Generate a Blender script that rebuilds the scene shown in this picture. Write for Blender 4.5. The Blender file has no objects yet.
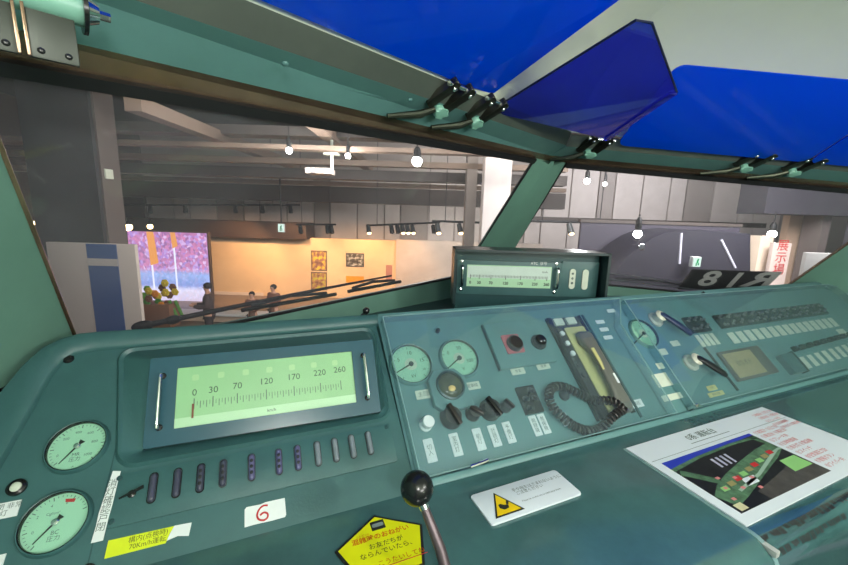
import bpy, bmesh, math, random
from mathutils import Matrix, Vector
random.seed(7)
PI = math.pi
C = bpy.context.scene.collection
# ------------------------------------------------------------------ camera
EYE = Vector((0.0, 0.0, 1.35)); FOC = 376.0
def camera_axes():
    f = FOC
    p1 = Vector((0, 65.5, f)); p2 = Vector((100, 62.5, f))
    U = p1.cross(p2).normalized()
    if U.y < 0: U = -U
    fx = 265.0
    F = Vector((fx - 424, 282.5 - (217 + .03 * (fx - 424)), f)).normalized()
    X = U.cross(F).normalized()
    if X.x < 0: X = -X
    return Matrix((X, F, U))              # camera (right, up, forward) -> world
CM = camera_axes()
cd = bpy.data.cameras.new('camera'); cam = bpy.data.objects.new('camera', cd); C.objects.link(cam)
cd.sensor_width = 36; cd.lens = 36 * FOC / 848; cd.clip_start = .02; cd.clip_end = 200
m = Matrix.Identity(4)
for r in range(3):
    m[r][0] = CM[r][0]; m[r][1] = CM[r][1]; m[r][2] = -CM[r][2]; m[r][3] = EYE[r]
cam.matrix_world = m
S_ = bpy.context.scene
S_.camera = cam
# ------------------------------------------------------------------ world, exposure, main light
w = bpy.data.worlds.new('world'); S_.world = w; w.use_nodes = True
w.node_tree.nodes['Background'].inputs[0].default_value = (.9, .93, 1, 1)
w.node_tree.nodes['Background'].inputs[1].default_value = .25
vs = S_.view_settings
vs.view_transform = 'Standard'; vs.look = 'None'; vs.gamma = 1; vs.use_curve_mapping = False
vs.exposure = 0.12
S_.cycles.max_bounces = 8; S_.cycles.transparent_max_bounces = 16; S_.cycles.sample_clamp_indirect = 6
S_.cycles.caustics_reflective = False; S_.cycles.caustics_refractive = False
def lamp(name, kind, loc, energy, color=(1, 1, 1), size=.1, aim=None, angle=None, size_y=None):
    d = bpy.data.lights.new(name, kind); d.energy = energy; d.color = color
    if kind == 'AREA':
        d.size = size
        if size_y: d.shape = 'RECTANGLE'; d.size_y = size_y
    else: d.shadow_soft_size = size
    if angle: d.spot_size = math.radians(angle); d.spot_blend = .6
    o = bpy.data.objects.new(name, d); C.objects.link(o); o.location = loc
    if aim is not None: o.rotation_euler = (Vector(aim) - Vector(loc)).to_track_quat('-Z', 'Y').to_euler()
    return o
CAB_LAMPS = [(1.30, -.85, 1.93), (-.05, -.85, 1.93)]
for p in CAB_LAMPS:
    lamp('cab_light', 'POINT', (p[0], p[1], p[2] - .16), 40, (1, .985, .95), .11)

lamp('added_cab_fill', 'AREA', (.75, -1.5, 1.55), 16, (1, .98, .95), .7, (.75, 1.0, 1.35), size_y=.35)  # added fill from the rear, evens out console and pillar; no fixture there

# ------------------------------------------------------------------ frames and mesh helpers
def ray(x, y): return (CM @ Vector((x - 424, 282.5 - y, FOC))) / FOC
def hit(x, y, p0, n):
    r = ray(x, y); return EYE + r * ((Vector(p0) - EYE).dot(n) / r.dot(n))
class Fr:                                  # a flat working frame: origin, along u, along v, out of the surface n
    def __init__(s, o, u, v):
        s.o = Vector(o); s.u = Vector(u).normalized(); s.v = Vector(v).normalized(); s.n = s.u.cross(s.v).normalized()
        s.v = s.n.cross(s.u)
    def mat(s, a=0, b=0, c=0, rot=0):
        M = Matrix.Identity(4); o = s.o + s.u * a + s.v * b + s.n * c
        for r in range(3): M[r][0] = s.u[r]; M[r][1] = s.v[r]; M[r][2] = s.n[r]; M[r][3] = o[r]
        return M @ Matrix.Rotation(rot, 4, 'Z')
    def pt(s, a, b, c=0): return s.o + s.u * a + s.v * b + s.n * c
    def uv(s, x, y, c=0):
        q = hit(x, y, s.o + s.n * c, s.n) - s.o; return q.dot(s.u), q.dot(s.v)
R_ = math.radians
X3 = Vector((1, 0, 0))
FL = Fr((0, .627, .80), X3, (0, math.cos(R_(40)), math.sin(R_(40))))       # left console slope
FC = Fr((0, .645, .80), X3, (0, math.cos(R_(43)), math.sin(R_(43))))       # centre and right console slope
FD = Fr((0, 0, .80), X3, (0, 1, 0))                                         # desk top
BV = Vector((CM[0][2], CM[1][2], 0)).normalized(); AV = Vector((BV.y, -BV.x, 0))
HZ = -2.45
FH = Fr((0, 0, HZ), AV, BV)                                                 # exhibition hall, n is up
def hall(x, y, D):                                                          # hall coordinates (across, distance, height above hall floor)
    r = ray(x, y); q = EYE + r * (D / r.dot(BV)); return Vector((q.dot(AV), D, q.z - HZ))

class MB:
    def __init__(s): s.b = bmesh.new()
    def _new(s, before): return [f for f in s.b.faces if f not in before]
    def box(s, c, d, bev=0, M=None, seg=2):
        r = bmesh.ops.create_cube(s.b, size=1.0); vs_ = r['verts']
        for v in vs_: v.co = Vector((v.co.x * d[0] + c[0], v.co.y * d[1] + c[1], v.co.z * d[2] + c[2]))
        if bev:
            es = list({e for v in vs_ for e in v.link_edges})
            rr = bmesh.ops.bevel(s.b, geom=es, offset=bev, segments=seg, profile=.6, affect='EDGES', clamp_overlap=True)
            vs_ = list({v for f in rr['faces'] for v in f.verts} | {v for v in vs_ if v.is_valid})
        if M is not None:
            for v in vs_: v.co = M @ v.co
        return s
    def cyl(s, p, q, r, r2=None, seg=20, caps=True):
        p = Vector(p); q = Vector(q); ax = q - p; L = ax.length
        M = Matrix.Translation((p + q) / 2) @ ax.to_track_quat('Z', 'Y').to_matrix().to_4x4()
        bmesh.ops.create_cone(s.b, cap_ends=caps, cap_tris=False, segments=seg, radius1=r, radius2=r if r2 is None else r2, depth=L, matrix=M)
        return s
    def sph(s, c, r, seg=20, sc=(1, 1, 1)):
        M = Matrix.Translation(Vector(c)) @ Matrix.Diagonal((sc[0], sc[1], sc[2], 1))
        bmesh.ops.create_uvsphere(s.b, u_segments=seg, v_segments=max(6, seg * 2 // 3), radius=r, matrix=M); return s
    def lathe(s, prof, seg=32, M=None):
        rings = []
        for (r, z) in prof:
            ring = []
            for k in range(seg):
                a = 2 * PI * k / seg; p = Vector((r * math.cos(a), r * math.sin(a), z))
                ring.append(s.b.verts.new(M @ p if M is not None else p))
            rings.append(ring)
        for i in range(len(rings) - 1):
            for k in range(seg):
                s.b.faces.new((rings[i][k], rings[i][(k + 1) % seg], rings[i + 1][(k + 1) % seg], rings[i + 1][k]))
        if prof[0][0] > 1e-6: s.b.faces.new(rings[0][::-1])
        if prof[-1][0] > 1e-6: s.b.faces.new(rings[-1])
        return s
    def loft(s, rings, caps=True, closed=True):
        vv = [[s.b.verts.new(Vector(p)) for p in r] for r in rings]
        n = len(vv[0])
        for i in range(len(vv) - 1):
            for k in range(n if closed else n - 1):
                s.b.faces.new((vv[i][k], vv[i][(k + 1) % n], vv[i + 1][(k + 1) % n], vv[i + 1][k]))
        if caps and closed:
            s.b.faces.new(vv[0][::-1]); s.b.faces.new(vv[-1])
        return s
    def prism(s, poly, z0, z1, holes=(), bev=0):
        before = set(s.b.verts)
        if not holes:
            a = [s.b.verts.new((p[0], p[1], z0)) for p in poly]; b = [s.b.verts.new((p[0], p[1], z1)) for p in poly]
            n = len(poly)
            s.b.faces.new(a[::-1]); top = s.b.faces.new(b)
            for k in range(n): s.b.faces.new((a[k], a[(k + 1) % n], b[(k + 1) % n], b[k]))
            if bev:
                bmesh.ops.bevel(s.b, geom=list(top.edges), offset=bev, segments=3, profile=.5, affect='EDGES', clamp_overlap=True)
        else:
            loops = []
            for z in (z0, z1):
                es = []; lz = []
                for lp in [poly] + list(holes):
                    vv = [s.b.verts.new((p[0], p[1], z)) for p in lp]; lz.append(vv)
                    es += [s.b.edges.new((vv[k], vv[(k + 1) % len(vv)])) for k in range(len(vv))]
                bmesh.ops.triangle_fill(s.b, use_beauty=True, use_dissolve=False, edges=es)
                loops.append(lz)
            for a, b in zip(loops[0], loops[1]):
                for k in range(len(a)):
                    s.b.faces.new((a[k], a[(k + 1) % len(a)], b[(k + 1) % len(a)], b[k]))
        return s
    def tube(s, pts, r, seg=8, closed=False, caps=True):
        pts = [Vector(p) for p in pts]; n = len(pts); rings = []
        nrm = None
        for i in range(n):
            if closed: t = pts[(i + 1) % n] - pts[i - 1]
            else: t = pts[min(i + 1, n - 1)] - pts[max(i - 1, 0)]
            t.normalize()
            if nrm is None:
                nrm = t.orthogonal().normalized()
            nrm = (nrm - t * nrm.dot(t)).normalized(); bi = t.cross(nrm)
            rr = r[i] if isinstance(r, (list, tuple)) else r
            rings.append([pts[i] + nrm * rr * math.cos(2 * PI * k / seg) + bi * rr * math.sin(2 * PI * k / seg) for k in range(seg)])
        if closed: rings.append(rings[0])
        return s.loft(rings, caps=caps and not closed)
    def text(s, body, size, M=None, align='CENTER', bold=0, sx=1, space=1, line=1, shear=0):
        c = bpy.data.curves.new('t', 'FONT'); c.body = body; c.size = size; c.align_x = align; c.align_y = 'CENTER'
        c.offset = bold; c.space_character = space; c.space_line = line; c.shear = shear; c.resolution_u = 3
        o = bpy.data.objects.new('t', c); C.objects.link(o)
        dg = bpy.context.evaluated_depsgraph_get(); me = bpy.data.meshes.new_from_object(o.evaluated_get(dg))
        T = Matrix.Diagonal((sx, 1, 1, 1))
        if M is not None: T = M @ T
        me.transform(T); s.b.from_mesh(me)
        bpy.data.objects.remove(o); bpy.data.curves.remove(c); bpy.data.meshes.remove(me)
        return s
    def xf(s, M):
        bmesh.ops.transform(s.b, matrix=M, verts=s.b.verts[:]); return s
    def build(s, name, mat, parent=None, M=None, label=None, sharp=35, recalc=True, **kw):
        if recalc: bmesh.ops.recalc_face_normals(s.b, faces=s.b.faces[:])
        me = bpy.data.meshes.new(name); s.b.to_mesh(me); s.b.free()
        for m_ in (mat if isinstance(mat, (list, tuple)) else [mat]): me.materials.append(m_)
        for p in me.polygons: p.use_smooth = True
        me.set_sharp_from_angle(angle=R_(sharp))
        o = bpy.data.objects.new(name, me); C.objects.link(o)
        if parent is not None: o.parent = parent
        if M is not None: o.matrix_local = M
        if label: o['label'] = label
        for k, v in kw.items(): o[k] = v
        return o
def thing(name, label, cat, M=None, group=None):
    o = bpy.data.objects.new(name, None); C.objects.link(o); o.empty_display_size = .02
    if M is not None: o.matrix_world = M
    o['label'] = label; o['category'] = cat
    if group: o['group'] = group
    return o
def tag(o, label, cat, group=None):
    o['label'] = label; o['category'] = cat
    if group: o['group'] = group
    return o
def structure(name, mb, mat, M=None, **kw):
    o = mb.build(name, mat, None, M, **kw); o['kind'] = 'structure'; return o
def clone(o, parent=None, M=None):
    c = o.copy(); C.objects.link(c); c.parent = parent
    if M is not None: c.matrix_local = M
    for ch in o.children:
        clone(ch, c, ch.matrix_local.copy())
    return c
def rr(x0, x1, y0, y1, r, k=5):            # rounded rectangle outline, counter-clockwise
    out = []
    for cx, cy, a in ((x1 - r, y0 + r, -90), (x1 - r, y1 - r, 0), (x0 + r, y1 - r, 90), (x0 + r, y0 + r, 180)):
        for i in range(k + 1):
            t = R_(a + 90 * i / k); out.append((cx + r * math.cos(t), cy + r * math.sin(t)))
    return out
def rect(x0, x1, y0, y1): return [(x0, y0), (x1, y0), (x1, y1), (x0, y1)]
def smooth_path(pts, n=12, closed=False):
    P = [Vector(p) for p in pts]; out = []; N = len(P)
    for i in range(N if closed else N - 1):
        a, b, c, d = (P[(i - 1) % N] if closed or i > 0 else P[0]), P[i], P[(i + 1) % N], (P[(i + 2) % N] if closed or i + 2 < N else P[-1])
        for k in range(n):
            t = k / n
            out.append(.5 * ((2 * b) + (c - a) * t + (2 * a - 5 * b + 4 * c - d) * t * t + (3 * b - a - 3 * c + d) * t ** 3))
    if not closed: out.append(P[-1])
    return out

# ------------------------------------------------------------------ materials
def lin(c): return tuple(((v / 255) / 12.92 if v / 255 <= .04045 else ((v / 255 + .055) / 1.055) ** 2.4) for v in c) + (1,)
def mat(name, rgb, rough=.5, metal=0, var=0, vscale=6, bump=0, bscale=80, spec=.5, rgb2=None, coat=0):
    M = bpy.data.materials.new(name); M.use_nodes = True; nt = M.node_tree; b = nt.nodes['Principled BSDF']
    b.inputs['Base Color'].default_value = lin(rgb); b.inputs['Roughness'].default_value = rough; b.inputs['Metallic'].default_value = metal
    b.inputs['Specular IOR Level'].default_value = spec
    if coat: b.inputs['Coat Weight'].default_value = coat; b.inputs['Coat Roughness'].default_value = .08
    if var or bump:
        tc = nt.nodes.new('ShaderNodeTexCoord')
    if var:
        nz = nt.nodes.new('ShaderNodeTexNoise'); nz.inputs['Scale'].default_value = vscale; nz.inputs['Detail'].default_value = 6; nz.inputs['Roughness'].default_value = .65
        nt.links.new(tc.outputs['Object'], nz.inputs['Vector'])
        rp = nt.nodes.new('ShaderNodeValToRGB'); c = lin(rgb); c2 = lin(rgb2) if rgb2 else tuple(x * (1 - var) for x in c[:3]) + (1,)
        c3 = c if rgb2 else tuple(min(1, x * (1 + var)) for x in c[:3]) + (1,)
        rp.color_ramp.elements[0].position = .32; rp.color_ramp.elements[0].color = c2
        rp.color_ramp.elements[1].position = .68; rp.color_ramp.elements[1].color = c3
        nt.links.new(nz.outputs['Fac'], rp.inputs['Fac']); nt.links.new(rp.outputs['Color'], b.inputs['Base Color'])
    if bump:
        n2 = nt.nodes.new('ShaderNodeTexNoise'); n2.inputs['Scale'].default_value = bscale; n2.inputs['Detail'].default_value = 3
        nt.links.new(tc.outputs['Object'], n2.inputs['Vector'])
        bp = nt.nodes.new('ShaderNodeBump'); bp.inputs['Strength'].default_value = bump; bp.inputs['Distance'].default_value = .002
        nt.links.new(n2.outputs['Fac'], bp.inputs['Height']); nt.links.new(bp.outputs['Normal'], b.inputs['Normal'])
    return M
def emit(name, rgb, strength):
    M = bpy.data.materials.new(name); M.use_nodes = True; nt = M.node_tree; nt.nodes.clear()
    e = nt.nodes.new('ShaderNodeEmission'); e.inputs[0].default_value = lin(rgb); e.inputs[1].default_value = strength
    o = nt.nodes.new('ShaderNodeOutputMaterial'); nt.links.new(e.outputs[0], o.inputs[0]); return M
def clear(name, tint, gloss=1.0, dust=0.0, dust_rgb=(220, 220, 225), rough=.03, dscale=3, body=0.0, body_rgb=(255, 255, 255), ior=1.45):
    """clear sheet: straight-through tint + mirror by fresnel + a film of dust (diffuse/translucent) + coloured body"""
    M = bpy.data.materials.new(name); M.use_nodes = True; nt = M.node_tree; nt.nodes.clear(); N = nt.nodes.new; L = nt.links.new
    out = N('ShaderNodeOutputMaterial'); tr = N('ShaderNodeBsdfTransparent'); tr.inputs[0].default_value = tint
    cur = tr.outputs[0]
    if body:
        df = N('ShaderNodeBsdfDiffuse'); df.inputs[0].default_value = lin(body_rgb)
        tl = N('ShaderNodeBsdfTranslucent'); tl.inputs[0].default_value = lin(body_rgb)
        a = N('ShaderNodeMixShader'); a.inputs[0].default_value = .5; L(df.outputs[0], a.inputs[1]); L(tl.outputs[0], a.inputs[2])
        b = N('ShaderNodeMixShader'); b.inputs[0].default_value = body; L(cur, b.inputs[1]); L(a.outputs[0], b.inputs[2]); cur = b.outputs[0]
    if dust:
        df = N('ShaderNodeBsdfDiffuse'); df.inputs[0].default_value = lin(dust_rgb)
        tl = N('ShaderNodeBsdfTranslucent'); tl.inputs[0].default_value = lin(dust_rgb)
        a = N('ShaderNodeMixShader'); a.inputs[0].default_value = .5; L(df.outputs[0], a.inputs[1]); L(tl.outputs[0], a.inputs[2])
        tc = N('ShaderNodeTexCoord'); nz = N('ShaderNodeTexNoise'); nz.inputs['Scale'].default_value = dscale; nz.inputs['Detail'].default_value = 8; nz.inputs['Roughness'].default_value = .7
        L(tc.outputs['Object'], nz.inputs['Vector'])
        mr = N('ShaderNodeMapRange'); mr.inputs['From Min'].default_value = .3; mr.inputs['From Max'].default_value = .75
        mr.inputs['To Min'].default_value = dust * .4; mr.inputs['To Max'].default_value = dust * 1.8; L(nz.outputs['Fac'], mr.inputs['Value'])
        b = N('ShaderNodeMixShader'); L(mr.outputs[0], b.inputs[0]); L(cur, b.inputs[1]); L(a.outputs[0], b.inputs[2]); cur = b.outputs[0]
    gl = N('ShaderNodeBsdfGlossy'); gl.inputs['Roughness'].default_value = rough
    fr = N('ShaderNodeFresnel'); 
    ge = N('ShaderNodeNewGeometry'); mi = N('ShaderNodeMapRange'); L(ge.outputs['Backfacing'], mi.inputs['Value'])
    mi.inputs['To Min'].default_value = ior; mi.inputs['To Max'].default_value = 1 / ior; L(mi.outputs[0], fr.inputs['IOR'])
    mu = N('ShaderNodeMath'); mu.operation = 'MULTIPLY'; mu.inputs[1].default_value = gloss; L(fr.outputs[0], mu.inputs[0])
    b = N('ShaderNodeMixShader'); L(mu.outputs[0], b.inputs[0]); L(cur, b.inputs[1]); L(gl.outputs[0], b.inputs[2])
    L(b.outputs[0], out.inputs[0]); return M

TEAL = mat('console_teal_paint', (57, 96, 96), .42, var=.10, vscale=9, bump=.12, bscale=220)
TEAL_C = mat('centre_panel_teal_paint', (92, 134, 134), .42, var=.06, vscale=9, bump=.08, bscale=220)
TEAL_D = mat('dark_teal_enamel', (40, 74, 76), .30, var=.10, vscale=8, bump=.05, bscale=150)
DESK = mat('worn_desk_enamel', (66, 103, 104), .13, var=.22, vscale=5, bump=.10, bscale=60, spec=.9, coat=.6)
BLUETEAL = mat('bezel_blue_green_enamel', (44, 84, 98), .25, var=.05, vscale=12)
GREEN = mat('cab_wall_green', (104, 146, 130), .5, var=.06, vscale=5, bump=.08, bscale=120)
MINT = mat('pale_green_paint', (132, 184, 164), .35, var=.06)
HEADTEAL = mat('header_teal_paint', (96, 140, 136), .38, var=.08, vscale=7)
STEEL = mat('brushed_dark_steel', (88, 96, 88), .42, metal=.45, var=.12, vscale=4)
BRONZE = mat('tarnished_steel', (140, 118, 96), .26, metal=.75, var=.25, vscale=6)
CHROME = mat('chrome', (225, 228, 228), .12, metal=1)
BLACK = mat('black_rubber', (18, 18, 20), .6)
BLACKP = mat('black_gloss_plastic', (22, 24, 25), .22)
DGREY = mat('dark_grey_plastic', (52, 56, 58), .4, var=.08)
BROWNK = mat('dark_bakelite', (40, 36, 34), .3)
GREYPH = mat('handset_grey_brown', (98, 100, 94), .35, var=.1)
DIAL = mat('pale_green_dial', (168, 216, 190), .5)
SPEEDG = mat('speed_scale_green', (160, 206, 158), .45, var=.08, vscale=3)
SPEEDL = mat('speed_scale_light_green', (196, 228, 196), .45)
INK = mat('black_ink', (26, 30, 30), .6)
INKG = mat('faded_grey_ink', (92, 108, 102), .6)
REDINK = mat('red_ink', (190, 40, 45), .55)
CREAM = mat('cream_label', (206, 214, 196), .5, var=.06, vscale=20)
WHITE = mat('white_label', (226, 232, 230), .5, var=.04, vscale=20)
PAPER = mat('white_card', (222, 230, 236), .4)
CEIL = mat('cream_ceiling', (188, 197, 176), .6, var=.03, vscale=3)
YEL = mat('yellow_card', (236, 236, 10), .45)
YELS = mat('yellow_sticker', (212, 226, 20), .5, var=.06, vscale=30)
YELC = mat('ivory_yellow_plastic', (196, 190, 128), .45, var=.1)
TAN = mat('tan_display', (164, 150, 110), .4, var=.12, vscale=6)
PINKP = mat('faded_red_plate', (190, 96, 104), .5, var=.12, vscale=30)
DUSTG = mat('amber_lens', (70, 74, 52), .12)
GLASS = clear('dial_glass', (.97, 1, .98, 1), .9)
PANE = clear('dusty_windscreen_glass', (.92, .93, .94, 1), .5, dust=.07, dscale=2.2)
ACRY = clear('clear_acrylic_cover', (.93, .97, .98, 1), 1.0, dust=.075, dust_rgb=(190, 215, 225), dscale=5)
EDGE = clear('acrylic_edge', (.85, .95, .95, 1), 1.0, body=.5, body_rgb=(190, 225, 225))
VISOR = clear('blue_visor_acrylic', (.01, .10, 1.0, 1), .8, body=.58, body_rgb=(0, 112, 255), ior=1.45)
VISORC = clear('blue_visor_acrylic_clearer', (.06, .16, 1.0, 1), 1.0, body=.36, body_rgb=(96, 104, 222), ior=2.1)

# ================================================================== CAB SHELL
MIDX = 1.06
Sp = Vector((1.06, 1.796, 1.052)); Tp = Vector((1.06, 1.285, 1.597))
dL = Vector((.917, .399, .04)).normalized(); dR = Vector((.917, -.399, -.06)).normalized()
def pane_frame(d, flip):
    up = Tp - Sp; up = (up - d * up.dot(d)).normalized()
    return Fr(Sp, d, up)
FPL = pane_frame(dL, 0); FPR = pane_frame(dR, 1)     # n points outward/inward checked below
INS_L = 1 if FPL.n.y < 0 else -1; INS_R = 1 if FPR.n.y < 0 else -1
VT = .712
# floor, ceiling, walls of the cab
structure('floor', MB().box((1.06, .25, -.03), (3.5, 4.0, .06)), mat('cab_floor_lino', (70, 84, 80), .6, var=.1))
structure('wall_back', MB().box((1.06, -1.63, .97), (3.34, .06, 1.98)), CEIL)
# header profile lines (left, then mirrored right)
inwL = Vector((.399, -.917, 0)).normalized()
dh = Vector((.917, .399, .013)).normalized()
def prof(a, l): return inwL * (math.cos(R_(a)) * l) + Vector((0, 0, math.sin(R_(a)) * l))
b0 = FPL.pt(-1.374, VT)
H0 = b0; H1 = H0 + prof(45, .048); H2 = H1 + prof(30, .089); H3 = H2 + prof(60, .048)
def apex(P, d): return P + d * ((MIDX - P.x) / d.x)
AP = [apex(H0, dL), apex(H1, Vector((.917, .399, .028))), apex(H2, dh), apex(H3, dh)]
dirsL = [dL, Vector((.917, .399, .028)).normalized(), dh, dh]
drop = [0, 0, -.004, -.010]
AR = [p + Vector((0, 0, z)) for p, z in zip(AP, drop)]
dirsR = [dR] * 4
LEN = 1.95
def strip(name, i, mat_, j=None):
    j = i + 1 if j is None else j
    for A, D, s in ((AP, dirsL, -1), (AR, dirsR, 1)):
        a0, a1 = A[i], A[i] + D[i] * (s * LEN); c0, c1 = A[j], A[j] + D[j] * (s * LEN)
        e = (a1 - a0).cross(c0 - a0).normalized()
        if e.y < 0 and e.z < 0 or e.y < 0: e = -e          # outward is forward
        th = e * .012
        mb = MB(); mb.loft([[a0, c0, c0 + th, a0 + th], [a1, c1, c1 + th, a1 + th]])
        structure(name, mb, mat_)
strip('trim_1', 0, BRONZE); strip('trim_2', 1, HEADTEAL); strip('trim_3', 2, STEEL)
# ceiling: two slopes rising from the header, then flat
CZ = 1.96
mb = MB()
for A, D, sg in ((AP, dh, -1), (AR, dR, 1)):
    a0 = A[3]; a1 = A[3] + D * (sg * LEN); prf = [(0, 0), (-.10, .15), (-.22, .25), (-.40, .31), (-.65, .335)]
    p0 = [Vector((MIDX, AP[3].y + y, AP[3].z + z)) for y, z in prf] + [Vector((MIDX, -1.66, 2.02))]
    p1 = [Vector((a1.x, a1.y + y, a1.z + z)) for y, z in prf] + [Vector((a1.x, -1.66, 2.02))]
    mb.loft([p0, p1], closed=False)
structure('ceiling', mb, CEIL, sharp=70)
# glass panes (tapering a little towards the centre pillar) with rubber gaskets
def pane(F, ins, s, name):
    poly = [(s * 1.63, 0), (s * 1.70, VT), (s * .26, VT), (s * .125, 0)]
    o = MB().prism(poly, -.003, .003).build(name, PANE, None, F.mat()); o['kind'] = 'structure'
    q = poly + [poly[0]]
    for a, b in zip(q[:-1], q[1:]):
        a = Vector((*a, 0)); b = Vector((*b, 0)); d = (b - a).normalized(); nn = Vector((0, 0, 1)).cross(d); gw = 1.0 if a.y > .5 and b.y > .5 else .3; zz = .012 if gw == 1 else .005
        g = MB(); g.loft([[a + nn * x * gw + Vector((0, 0, z)) for x, z in ((-.010, -zz), (.010, -zz), (.010, zz), (-.010, zz))],
                [b + nn * x * gw + Vector((0, 0, z)) for x, z in ((-.010, -zz), (.010, -zz), (.010, zz), (-.010, zz))]])
        side = abs(a.y - b.y) > .3 and abs(a.x) > 1
        g.build('gasket', BRONZE if side else BLACK, o)
    return o
pane(FPL, INS_L, -1, 'window_1'); pane(FPR, INS_R, 1, 'window_2')
# centre pillar: faceted post between the panes
mb = MB()
lo = [FPL.pt(-.125, -.06), FPL.pt(-.10, -.06, .035 * INS_L), Sp + Vector((0, -.05, -.05)), FPR.pt(.10, -.06, .035 * INS_R), FPR.pt(.125, -.06), Sp + Vector((0, .03, -.05))]
hi = [FPL.pt(-.26, VT + .01), FPL.pt(-.20, VT + .01, .035 * INS_L), Tp + Vector((0, -.06, 0)), FPR.pt(.20, VT + .01, .035 * INS_R), FPR.pt(.26, VT + .01), Tp + Vector((0, .03, .02))]
mb.loft([lo, hi])
structure('trim_4', mb, GREEN)
# sill faces under the panes and the dash deck behind the consoles
DKZ = .955
for F, s, nm in ((FPL, -1, 'wall_front'), (FPR, 1, 'wall_front')):
    a, b = F.pt(s * .0, 0), F.pt(s * 1.75, 0)
    a2, b2 = a + Vector((0, -.065, -.10)), b + Vector((0, -.065, -.10))
    f = Vector((0, .04, 0))
    mb = MB(); mb.loft([[a, a2, a2 + f, a + f], [b, b2, b2 + f, b + f]])
    structure(nm, mb, GREEN)
mb = MB(); L0, L1, Rr = FPL.pt(-1.75, 0), Sp, FPR.pt(1.75, 0)
poly = [(L0.x, L0.y), (-.52, .97), (2.64, .97), (Rr.x, Rr.y), (Sp.x, Sp.y + .02)]
mb.prism([(p[0], p[1]) for p in poly], DKZ - .02, DKZ); structure('trim_5', mb, TEAL_D)
# side walls: green A-pillar panels running back from the pane edges
for F, s, nm in ((FPL, -1, 'wall_left'), (FPR, 1, 'wall_right')):
    e0, e1 = F.pt(s * 1.63, -.10), F.pt(s * 1.70, VT + .02)
    back = Vector((s * .80, -2.6, 0))
    t0 = F.pt(s * 1.63, 0)
    g0 = t0 + Vector((s * .008, 0, -1.0)); mb = MB(); th = Vector((s * .03, .012, 0))
    cols = []
    for k in (0, 1):
        off = back * k
        top = e1 + off; top.z = e1.z if k == 0 else 1.97
        col = [g0 + off, t0 + off if k == 0 else t0 + off, (t0 + e1) / 2 + off, top]
        cols.append(col)
    mb.loft([cols[0] + [p + th for p in cols[0][::-1]], cols[1] + [p + th for p in cols[1][::-1]]])
    structure(nm, mb, GREEN)

# ================================================================== CONSOLES
def oval(cx, cy, w_, h_, n=8): return rr(cx - w_ / 2, cx + w_ / 2, cy - h_ / 2, cy + h_ / 2, min(w_, h_) / 2 * .98, n)
def lean(P):
    out = []
    for u, v in P:
        f = (.398 - v) / .238; out.append((u + f * (.036 if u < 0 else -.008) - (.009 if u < 0 else 0), v))
    return out
def circ(cx, cy, r, n=40): return [(cx + r * math.cos(2 * PI * k / n), cy + r * math.sin(2 * PI * k / n)) for k in range(n)]
def T3(x, y, z=0, rot=0): return Matrix.Translation((x, y, z)) @ Matrix.Rotation(rot, 4, 'Z')
# ---- left console -------------------------------------------------
LC = thing('driver_console', 'dark teal driver console with raised rim and deep recess at the left', 'console', FL.mat())
REC = lean(rr(-.279, .247, .160, .396, .025, 6))
outer = [(-.56, -.06), (.266, -.001), (.266, .436)] + [(-.34, .444), (-.364, .442), (-.392, .432), (-.415, .414), (-.434, .380), (-.453, .317), (-.50, .12)]
face = [(-.50, -.05), (.262, 0), (.262, .43)] + [(-.36, .432), (-.40, .41), (-.43, .36), (-.47, .12)]
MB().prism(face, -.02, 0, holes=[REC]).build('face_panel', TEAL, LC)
inner = [(-.47, -.04), (-.452, .04), (-.416, .19), (-.388, .355), (-.378, .385), (-.362, .398), (-.33, .402), (.266, .404)]
rim = [(-.56, -.06), (-.50, .12), (-.453, .317), (-.434, .380), (-.415, .414), (-.392, .432), (-.364, .442), (-.33, .444), (.266, .436)]
mb = MB()
def ringpts(i):
    o, q = Vector((*rim[i], 0)), Vector((*inner[min(i, len(inner) - 1)], 0)); return o, q
idx = [0, 1, 2, 3, 4, 5, 6, 7, 8]; inn = [0, 1, 2, 3, 4, 5, 6, 6, 7]
rings = []
for i, j in zip(idx, inn):
    o = Vector((*rim[i], 0)); q = Vector((*inner[j], 0)); d = (o - q).normalized()
    rings.append([q + Vector((0, 0, -.004)), q + d * .001 + Vector((0, 0, .004)), q + d * .006 + Vector((0, 0, .010)), o - d * .012 + Vector((0, 0, .017)), o - d * .003 + Vector((0, 0, .014)), o + Vector((0, 0, .004)), o + Vector((0, 0, -.03))])
mb.loft(rings, closed=False, caps=False)
mb.build('rim', TEAL, LC, sharp=50)
# the carcase under the slope
def world_in(Fm, M): return Fm.inverted() @ M
FLi = FL.mat().inverted()
mb = MB(); pr = [(.660, .79), (.660, .30), (.97, .30), (.97, 1.04), (.945, 1.04)]
mb.loft([[FLi @ Vector((x, y, z)) for y, z in pr] for x in (-.40, .262)])
mb.build('carcase', TEAL, LC)
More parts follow.
